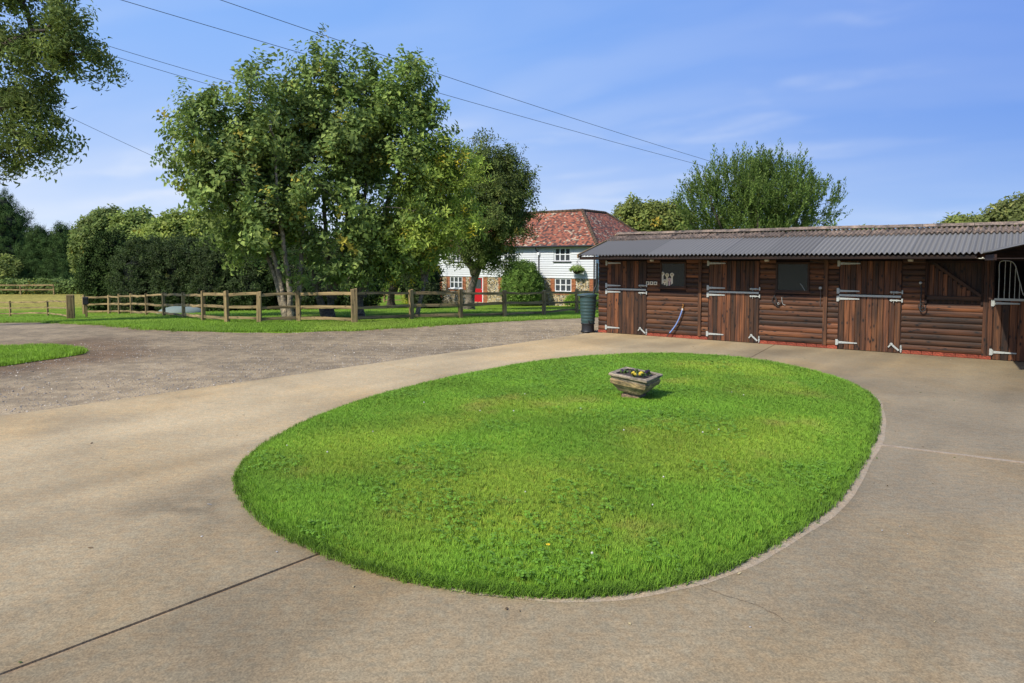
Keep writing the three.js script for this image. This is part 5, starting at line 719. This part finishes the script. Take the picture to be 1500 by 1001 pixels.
tree('willow_tree', 'dark dense tree with a thick leaning trunk in front of the red door', 'tree', { seed: 105, base: [-2.36, -37.6], bark: bark.grey, clumps: 420, per: 10, leaf: fineLeaf, tint: [0.062, 0.085, 0.024], spread: 0.55, up: 0.3, radius: 0.30, twig: 0.010, pale: 0.10, yellow: 0.015, gap: 0.33,
  stems: [[[-0.05, -0.15, 0], [0.12, 1.2, 0], [0.55, 2.6, 0], [0.7, 4.6, 0], [0.6, 6.6, 0]], [[0.4, 2.1, 0], [-0.5, 3.4, 0.3], [-1.0, 4.8, 0.2]], [[0.5, 2.4, 0], [1.5, 3.8, 0], [2.1, 5.4, -0.2]]],
  env: [env(715, 300, 37, 48, 68, 56), env(738, 275, 37, 34, 52, 44), env(702, 342, 37, 42, 42, 48), env(752, 290, 37, 24, 44, 36), env(728, 368, 37, 22, 32, 34), env(700, 245, 37, 26, 38, 36), env(668, 372, 37, 14, 16, 20), env(745, 345, 37, 20, 24, 26)],
  shoots: [shootAt(705, 235, 37, 703, 206, 10), shootAt(730, 245, 37, 735, 226, 8), shootAt(755, 270, 37, 764, 245, 8), shootAt(765, 290, 37, 786, 275, 8), shootAt(768, 320, 37, 788, 312, 6)] });
tree('small_tree', 'small tree with a short dark trunk behind the lawn, seen under the poplars', 'tree', { seed: 106, base: [-8.6, -48.4], bark: bark.dark, clumps: 170, per: 9, leaf: hedgeLeaf, tint: [0.085, 0.125, 0.03], spread: 0.7, radius: 0.30, up: 0.2,
  stems: [[[0, -0.1, 0], [0.05, 1.2, 0], [-0.2, 2.6, 0], [0, 4.2, 0]], [[0.1, 1, 0], [0.9, 2.2, 0], [1.4, 3.2, 0]]], env: [env(573, 385, 48.4, 44, 40, 46), env(560, 350, 48.4, 40, 40, 40), env(602, 395, 48.4, 24, 26, 30)] });
// overhanging tree at the left edge
tree('overhanging_tree', 'big broad leaved tree at the left edge, its branches hanging into the sky', 'tree', { seed: 107, base: [-21.5, -23.2], bark: bark.dark, wild: 26, clumps: 380, per: 4, leaf: ashLeaf, tint: [0.085, 0.115, 0.034], spread: 0.55, up: 0.0, outward: 0.5, radius: 0.4, twig: 0.012, pale: 0.14, yellow: 0.01, gap: 0.41, lump: 1.4,
  stems: [[[0, -0.2, 0], [0.1, 3, 0], [0.3, 6.5, -0.2], [0.6, 11.5, -0.4]], [[0.15, 4, 0], [2.2, 6.0, -0.4], [4.4, 8.0, -0.6]], [[0.2, 5.5, 0], [2.6, 8.6, -0.3], [5.2, 10.2, -0.6]], [[0.1, 3.4, 0], [1.4, 4.6, -0.3], [3.0, 5.4, -0.5]]],
  env: (() => { const q = rng(42), out = [], edge = [[-60, 60], [0, 112], [30, 118], [60, 128], [85, 150], [100, 156], [120, 122], [150, 84], [180, 96], [200, 82], [230, 40], [262, 22]]; for (let k = 0; k < 46; k++) { const y = -50 + q() * 310; let i = 0; while (i < edge.length - 2 && edge[i + 1][0] < y) i++; const xm = lerp(edge[i][1], edge[i + 1][1], clamp((y - edge[i][0]) / (edge[i + 1][0] - edge[i][0]))), x = xm - Math.pow(q(), 1.3) * 240; out.push(env(x, y, 24, 11 + q() * 15, 7 + q() * 10, 18 + q() * 30, 1)); } for (let k = 0; k < 5; k++) out.push(env(-110 - q() * 90, -40 + q() * 200, 24, 50, 40, 70, 2)); return out; })(),
  shoots: [shootAt(130, 85, 24, 172, 98, 9), shootAt(120, 100, 24, 130, 128, 6), shootAt(90, 60, 24, 112, 18, 8), shootAt(84, 178, 24, 112, 186, 7), shootAt(20, 235, 24, 38, 258, 7), shootAt(100, 70, 24, 150, 66, 8), shootAt(60, 200, 24, 92, 212, 7)] });

// the dark hedge and what stands behind it
shrub('yew_bush', 'dense dark column of yew at the left end of the tall hedge', 'bush', { seed: 201, base: [-25.8, -44.5], count: 3600, leaf: hedgeLeaf, mat: firM, tint: [0.020, 0.034, 0.010], up: 0.7, rough: 0.22, pale: 0.06, yellow: 0, env: [env(154, 408, 44.5, 34, 42, 30), env(164, 380, 44.5, 28, 36, 26), env(156, 440, 44.5, 24, 24, 22), env(184, 412, 44, 26, 48, 26)] });
const HB = { leaf: hedgeLeaf, tint: [0.027, 0.043, 0.014], rough: 0.30, pale: 0.12, yellow: 0.004, front: true };
[[225, 406, 43.5, 48, 54], [280, 402, 43, 48, 54], [335, 402, 42, 48, 56], [392, 398, 41.5, 46, 60]].forEach(([px, py, Z, rx, ry], i) => { const e = at(px, py, Z); shrub('hedge_shrub', ['shrub next to the yew column in the tall dark hedge', 'shrub above the pale domed cover in the tall dark hedge', 'shrub left of the leaning pale stems in the tall dark hedge', 'shrub straight behind the leaning pale stems in the tall dark hedge'][i], 'hedge', { ...HB, seed: 210 + i, base: [e[0], e[2]], count: 2600, env: [env(px, py, Z, rx, ry, 50), env(px - 18, py + 30, Z - 1, rx * 0.7, ry * 0.55, 36), env(px + 16, py - 18, Z - 0.6, rx * 0.6, ry * 0.6, 34)] }); });
[[455, 400, 41, 50, 60], [515, 398, 41.5, 44, 56], [616, 408, 42.5, 22, 38]].forEach(([px, py, Z, rx, ry], i) => { const e = at(px, py, Z); shrub('dark_shrub', ['dark shrub behind the trunk of the middle poplar', 'dark shrub behind the thick trunk of the right poplar', 'narrow dark shrub beside the left corner of the house'][i], 'bush', { ...HB, tint: [0.022, 0.035, 0.012], seed: 220 + i, base: [e[0], e[2]], count: 2200, env: [env(px, py, Z, rx, ry, 46), env(px + 10, py + 26, Z - 1, rx * 0.7, ry * 0.5, 34)] }); });
const FT = { leaf: bigLeaf, rough: 0.34, pale: 0.15, yellow: 0.01, up: 0.4 };
const far = (name, label, cat, seed, px, Z, tint, count, E2, o = {}) => { const e = at(px, 400, Z); shrub(name, label, cat, { ...FT, tint, seed, base: [e[0], e[2]], count, trunk: [0.3, 3], env: E2, ...o }); };
far('broadleaf_tree', 'rounded grey green tree rising behind the yew column', 'tree', 301, 150, 72, [0.085, 0.115, 0.038], 2600, [env(150, 356, 72, 32, 38, 34), env(163, 340, 72, 24, 26, 28), env(142, 372, 72, 24, 36, 26)]);
far('broadleaf_tree', 'small crowned tree in the gap between the rounded tree and the hedge top', 'tree', 302, 205, 68, [0.10, 0.135, 0.04], 1800, [env(202, 355, 68, 28, 38, 30), env(222, 368, 68, 26, 34, 30)]);
far('broadleaf_tree', 'yellow green sunlit tree showing above the hedge left of the poplars', 'tree', 303, 265, 56, [0.115, 0.15, 0.04], 2800, [env(262, 362, 56, 40, 42, 40), env(295, 352, 56, 34, 34, 34), env(235, 376, 56, 30, 32, 30), env(325, 365, 56, 34, 40, 34)]);
far('broadleaf_tree', 'pale green tree behind the hedge, half covered by the left poplar', 'tree', 304, 370, 58, [0.13, 0.17, 0.045], 1800, [env(365, 365, 58, 40, 46, 40), env(410, 370, 58, 34, 44, 34)]);
const conifer = (label, seed, px, top, bot, Z, half) => { const e = at(px, 400, Z), E2 = []; const n = 6; for (let i = 0; i < n; i++) { const f = i / (n - 1), py = lerp(top + 12, bot - 14, f), w = lerp(half * 0.30, half, Math.pow(f, 0.8)); E2.push(env(px + (i % 2 ? 4 : -4), py, Z, w, (bot - top) / n * 0.95, w)); } shrub('conifer_tree', label, 'tree', { seed, base: [e[0], e[2]], count: 3000, leaf: firLeaf, mat: firM, tint: [0.030, 0.054, 0.018], rough: 0.34, pale: 0.1, yellow: 0, up: -0.1, outward: 1.3, trunk: [0.3, 4], env: E2 }); };
conifer('tallest dark conifer at the left edge beyond the field', 311, 14, 294, 425, 100, 46);
conifer('dark conifer with a blunt top, second from the left edge beyond the field', 312, 62, 337, 425, 96, 36);
conifer('slim dark conifer between the blunt topped one and the yew column', 313, 98, 334, 425, 95, 28);
conifer('tall dark conifer mostly outside the left edge of the picture', 314, -60, 290, 425, 100, 46);
far('field_bush', 'light green bush at the left edge under the tallest conifer', 'bush', 321, 4, 92, [0.12, 0.15, 0.045], 900, [env(2, 402, 92, 22, 20, 20), env(-20, 406, 92, 20, 20, 20)], { trunk: null });
{ const E2 = []; for (let i = 0; i < 9; i++) { E2.push(env(-60 + i * 24, 425, 88, 17, 7, 10)); } const e = at(40, 425, 88); shrub('field_hedge', 'low clipped hedge along the far side of the yellow field', 'hedge', { ...FT, seed: 322, tint: [0.075, 0.11, 0.034], base: [e[0], e[2]], count: 2400, rough: 0.2, env: E2 }); }
// woodland that closes the view far off
{ const r = rng(900), list = [], cols = [], m = new THREE.Matrix4(), q = new THREE.Quaternion(); for (let k = 0; k < 9000; k++) { const x = -260 + r() * 420, z = -150 - r() * 30, h = (6 + 5 * fbm(x * 0.05, 1, 4, 3)) * Math.sqrt(r()); orient(V((r() - 0.5), 0.6, 0.5).normalize(), r() * 6, q); const s = 2.4 + r() * 2; list.push(m.compose(V(x, land(x, z) + h - 1, z), q, V(s, s, s)).clone()); cols.push(tones([0.055, 0.08, 0.035], r, x * 0.1, h * 0.2, z)); } copies('woodland', bigLeaf, firM, list, scene, cols); }

// behind and beside the stable
tree('pear_tree', 'bushy green tree with many upright shoots rising behind the stable roof', 'tree', { seed: 401, base: [11.4, -32], bark: bark.dark, clumps: 360, per: 12, leaf: uprightLeaf, tint: [0.056, 0.088, 0.022], spread: 0.5, up: 0.95, outward: 0.5, radius: 0.16, twig: 0.006, pale: 0.14, yellow: 0.01, gap: 0.30, flat: 1.2,
  stems: [0, 1, 2, 3, 4, 5, 6].map((i) => { const a = i * 0.9, s = Math.sin(a), c = Math.cos(a); return [[c * 0.1, -0.1, s * 0.1], [c * 0.5, 1.2, s * 0.5], [c * 1.6, 3.2, s * 1.3], [c * 2.6, 5.0, s * 1.9]]; }),
  env: [env(1110, 320, 32, 112, 60, 80), env(1100, 285, 32, 84, 44, 66), env(1130, 268, 32, 50, 32, 44), env(1040, 305, 32, 46, 42, 46), env(1178, 312, 32, 46, 36, 46), env(1110, 370, 32, 90, 60, 70)],
  shoots: [[1005, 290, 1000, 255], [1025, 275, 1018, 247], [1050, 270, 1046, 240], [1075, 262, 1072, 238], [1100, 258, 1098, 232], [1118, 252, 1120, 240], [1140, 255, 1146, 232], [1158, 258, 1160, 222], [1176, 265, 1184, 240], [1192, 280, 1202, 258], [1205, 295, 1220, 292], [1200, 315, 1232, 312], [995, 305, 988, 282]].map(([a, b, c, d]) => shootAt(a, b, 32, c, d, 7)) });
far('broadleaf_tree', 'olive green tree between the house roof and the tree with upright shoots', 'tree', 402, 935, 62, [0.095, 0.115, 0.032], 2400, [env(925, 335, 62, 28, 30, 30), env(955, 338, 62, 36, 30, 36), env(985, 345, 62, 30, 36, 30), env(940, 380, 62, 50, 50, 40)]);
far('broadleaf_tree', 'small flat crown peeping over the stable ridge, left of the one at the right edge', 'tree', 403, 1408, 64, [0.095, 0.115, 0.035], 1000, [env(1408, 338, 64, 24, 13, 24), env(1410, 370, 64, 34, 36, 30)]);
far('broadleaf_tree', 'rounded olive tree at the right edge above the stable ridge', 'tree', 404, 1485, 56, [0.085, 0.10, 0.036], 1800, [env(1480, 332, 56, 32, 28, 34), env(1520, 325, 56, 40, 32, 36), env(1490, 370, 56, 50, 40, 40)]);

// round the house
{ const p = onHouse(-4.86, 0, 1.55); shrub('round_bush', 'big clipped round evergreen bush against the flint wall of the house', 'bush', { seed: 501, base: [p.x, p.z], count: 3800, leaf: boxLeaf, mat: firM, tint: [0.055, 0.095, 0.022], rough: 0.12, pale: 0.16, yellow: 0.0, up: 0.3, env: [[p.x, 0.25, p.z, 1.32, 1.75, 1.2], [p.x - 0.2, -0.1, p.z + 0.05, 1.15, 1.3, 1.1], [p.x + 0.15, 0.75, p.z, 0.95, 1.15, 0.95]] }); }
{ const p = onHouse(-14.6, 0, 1.6); shrub('lavender_bush', 'low grey green bush at the left corner of the house', 'bush', { seed: 502, base: [p.x, p.z], count: 900, leaf: boxLeaf, mat: firM, tint: [0.13, 0.16, 0.09], rough: 0.3, up: 0.9, env: [[p.x, ground(p.x, p.z) + 0.2, p.z, 0.6, 0.55, 0.5], [p.x + 0.7, ground(p.x, p.z) + 0.15, p.z + 0.1, 0.5, 0.45, 0.45]] }); }
{ const p = onHouse(-15.6, 0, 1.5); shrub('garden_shrub', 'low yellow green shrub further left beside the lavender bush', 'bush', { seed: 503, base: [p.x, p.z], count: 700, leaf: boxLeaf, tint: [0.2, 0.23, 0.05], rough: 0.3, env: [[p.x, ground(p.x, p.z) + 0.25, p.z, 0.65, 0.6, 0.55]] }); }
{ const p = onHouse(-0.9, 0, 0.7); shrub('garden_shrub', 'low green plants at the foot of the house wall beside the water butt', 'plant', { seed: 504, base: [p.x, p.z], count: 700, leaf: boxLeaf, tint: [0.11, 0.18, 0.03], rough: 0.4, up: 0.9, env: [[p.x, ground(p.x, p.z) + 0.2, p.z, 0.8, 0.5, 0.35], [p.x + 1.1, ground(p.x, p.z) + 0.2, p.z + 0.3, 0.6, 0.5, 0.35]] }); }
{ // hanging basket on a bracket
  const p = onHouse(-1.17, 0, 0.42), y = 2.45, t = thing('hanging_basket', 'flower filled hanging basket on the white boarded wall near the stable roof', 'basket', [p.x, p.y + y, p.z], HT), r = rng(66);
  part('basket', new THREE.SphereGeometry(0.27, 24, 12, 0, 6.2832, Math.PI / 2, Math.PI / 2).scale(1, 0.9, 1), std({ color: lin(0.055, 0.035, 0.025), bumpMap: mottleBump, bumpScale: 0.001 }), t); part('bracket', merge(tube([[0, 0.62, 0], [0, 0.64, -0.2], [0, 0.62, -0.38]], 0.012, 8, 5), tube([[0, 0.62, 0], [0, 0.35, -0.3], [0, 0.3, -0.38]], 0.01, 8, 5)), blackIron, t); part('chains', merge([0, 1, 2].map((k) => tube([[0, 0.62, 0], [0.12 * Math.cos(k * 2.1), 0.3, 0.12 * Math.sin(k * 2.1)], [0.26 * Math.cos(k * 2.1), 0.0, 0.26 * Math.sin(k * 2.1)]], 0.006, 6, 4))), blackIron, t);
  const list = [], cols = [], m = new THREE.Matrix4(), q = new THREE.Quaternion(), fl = [], fc = []; for (let k = 0; k < 260; k++) { const a = r() * 6.283, d = Math.sqrt(r()) * 0.33, h = 0.22 * (1 - d * d * 7) - (d > 0.27 ? r() * 0.2 : 0); orient(V(Math.cos(a) * d * 3, 0.6, Math.sin(a) * d * 3).normalize(), r() * 6, q); list.push(m.compose(V(Math.cos(a) * d * 1.15, h * r(), Math.sin(a) * d), q, V(0.8, 0.8, 0.8)).clone()); cols.push(tones([0.10, 0.15, 0.04], r, a, d, h)); if (k < 70) { fl.push(m.compose(V(Math.cos(a) * d * 1.2, h + 0.06, Math.sin(a) * d + 0.05), q, V(1, 1, 1)).clone()); fc.push(r() < 0.6 ? lin(0.75, 0.70, 0.45) : lin(0.72, 0.62, 0.62)); } }
  for (let k = 0; k < 14; k++) { q.identity(); fl.push(m.compose(V(0.34 + r() * 0.25, -0.12 - r() * 0.12, r() * 0.1), q, V(0.8, 0.8, 0.8)).clone()); fc.push(lin(0.7, 0.72, 0.66)); list.push(m.compose(V(0.34 + r() * 0.2, -0.1 - r() * 0.1, r() * 0.1), q, V(0.5, 0.5, 0.5)).clone()); cols.push(lin(0.1, 0.15, 0.05)); }
  copies('foliage', boxLeaf, leafM, list, t, cols); copies('blossoms', new THREE.IcosahedronGeometry(0.032, 1), std({}), fl, t, fc);
}

scene.traverse((o) => { if (o.userData.names) delete o.userData.names; });
camera.updateProjectionMatrix();
renderer.render(scene, camera);
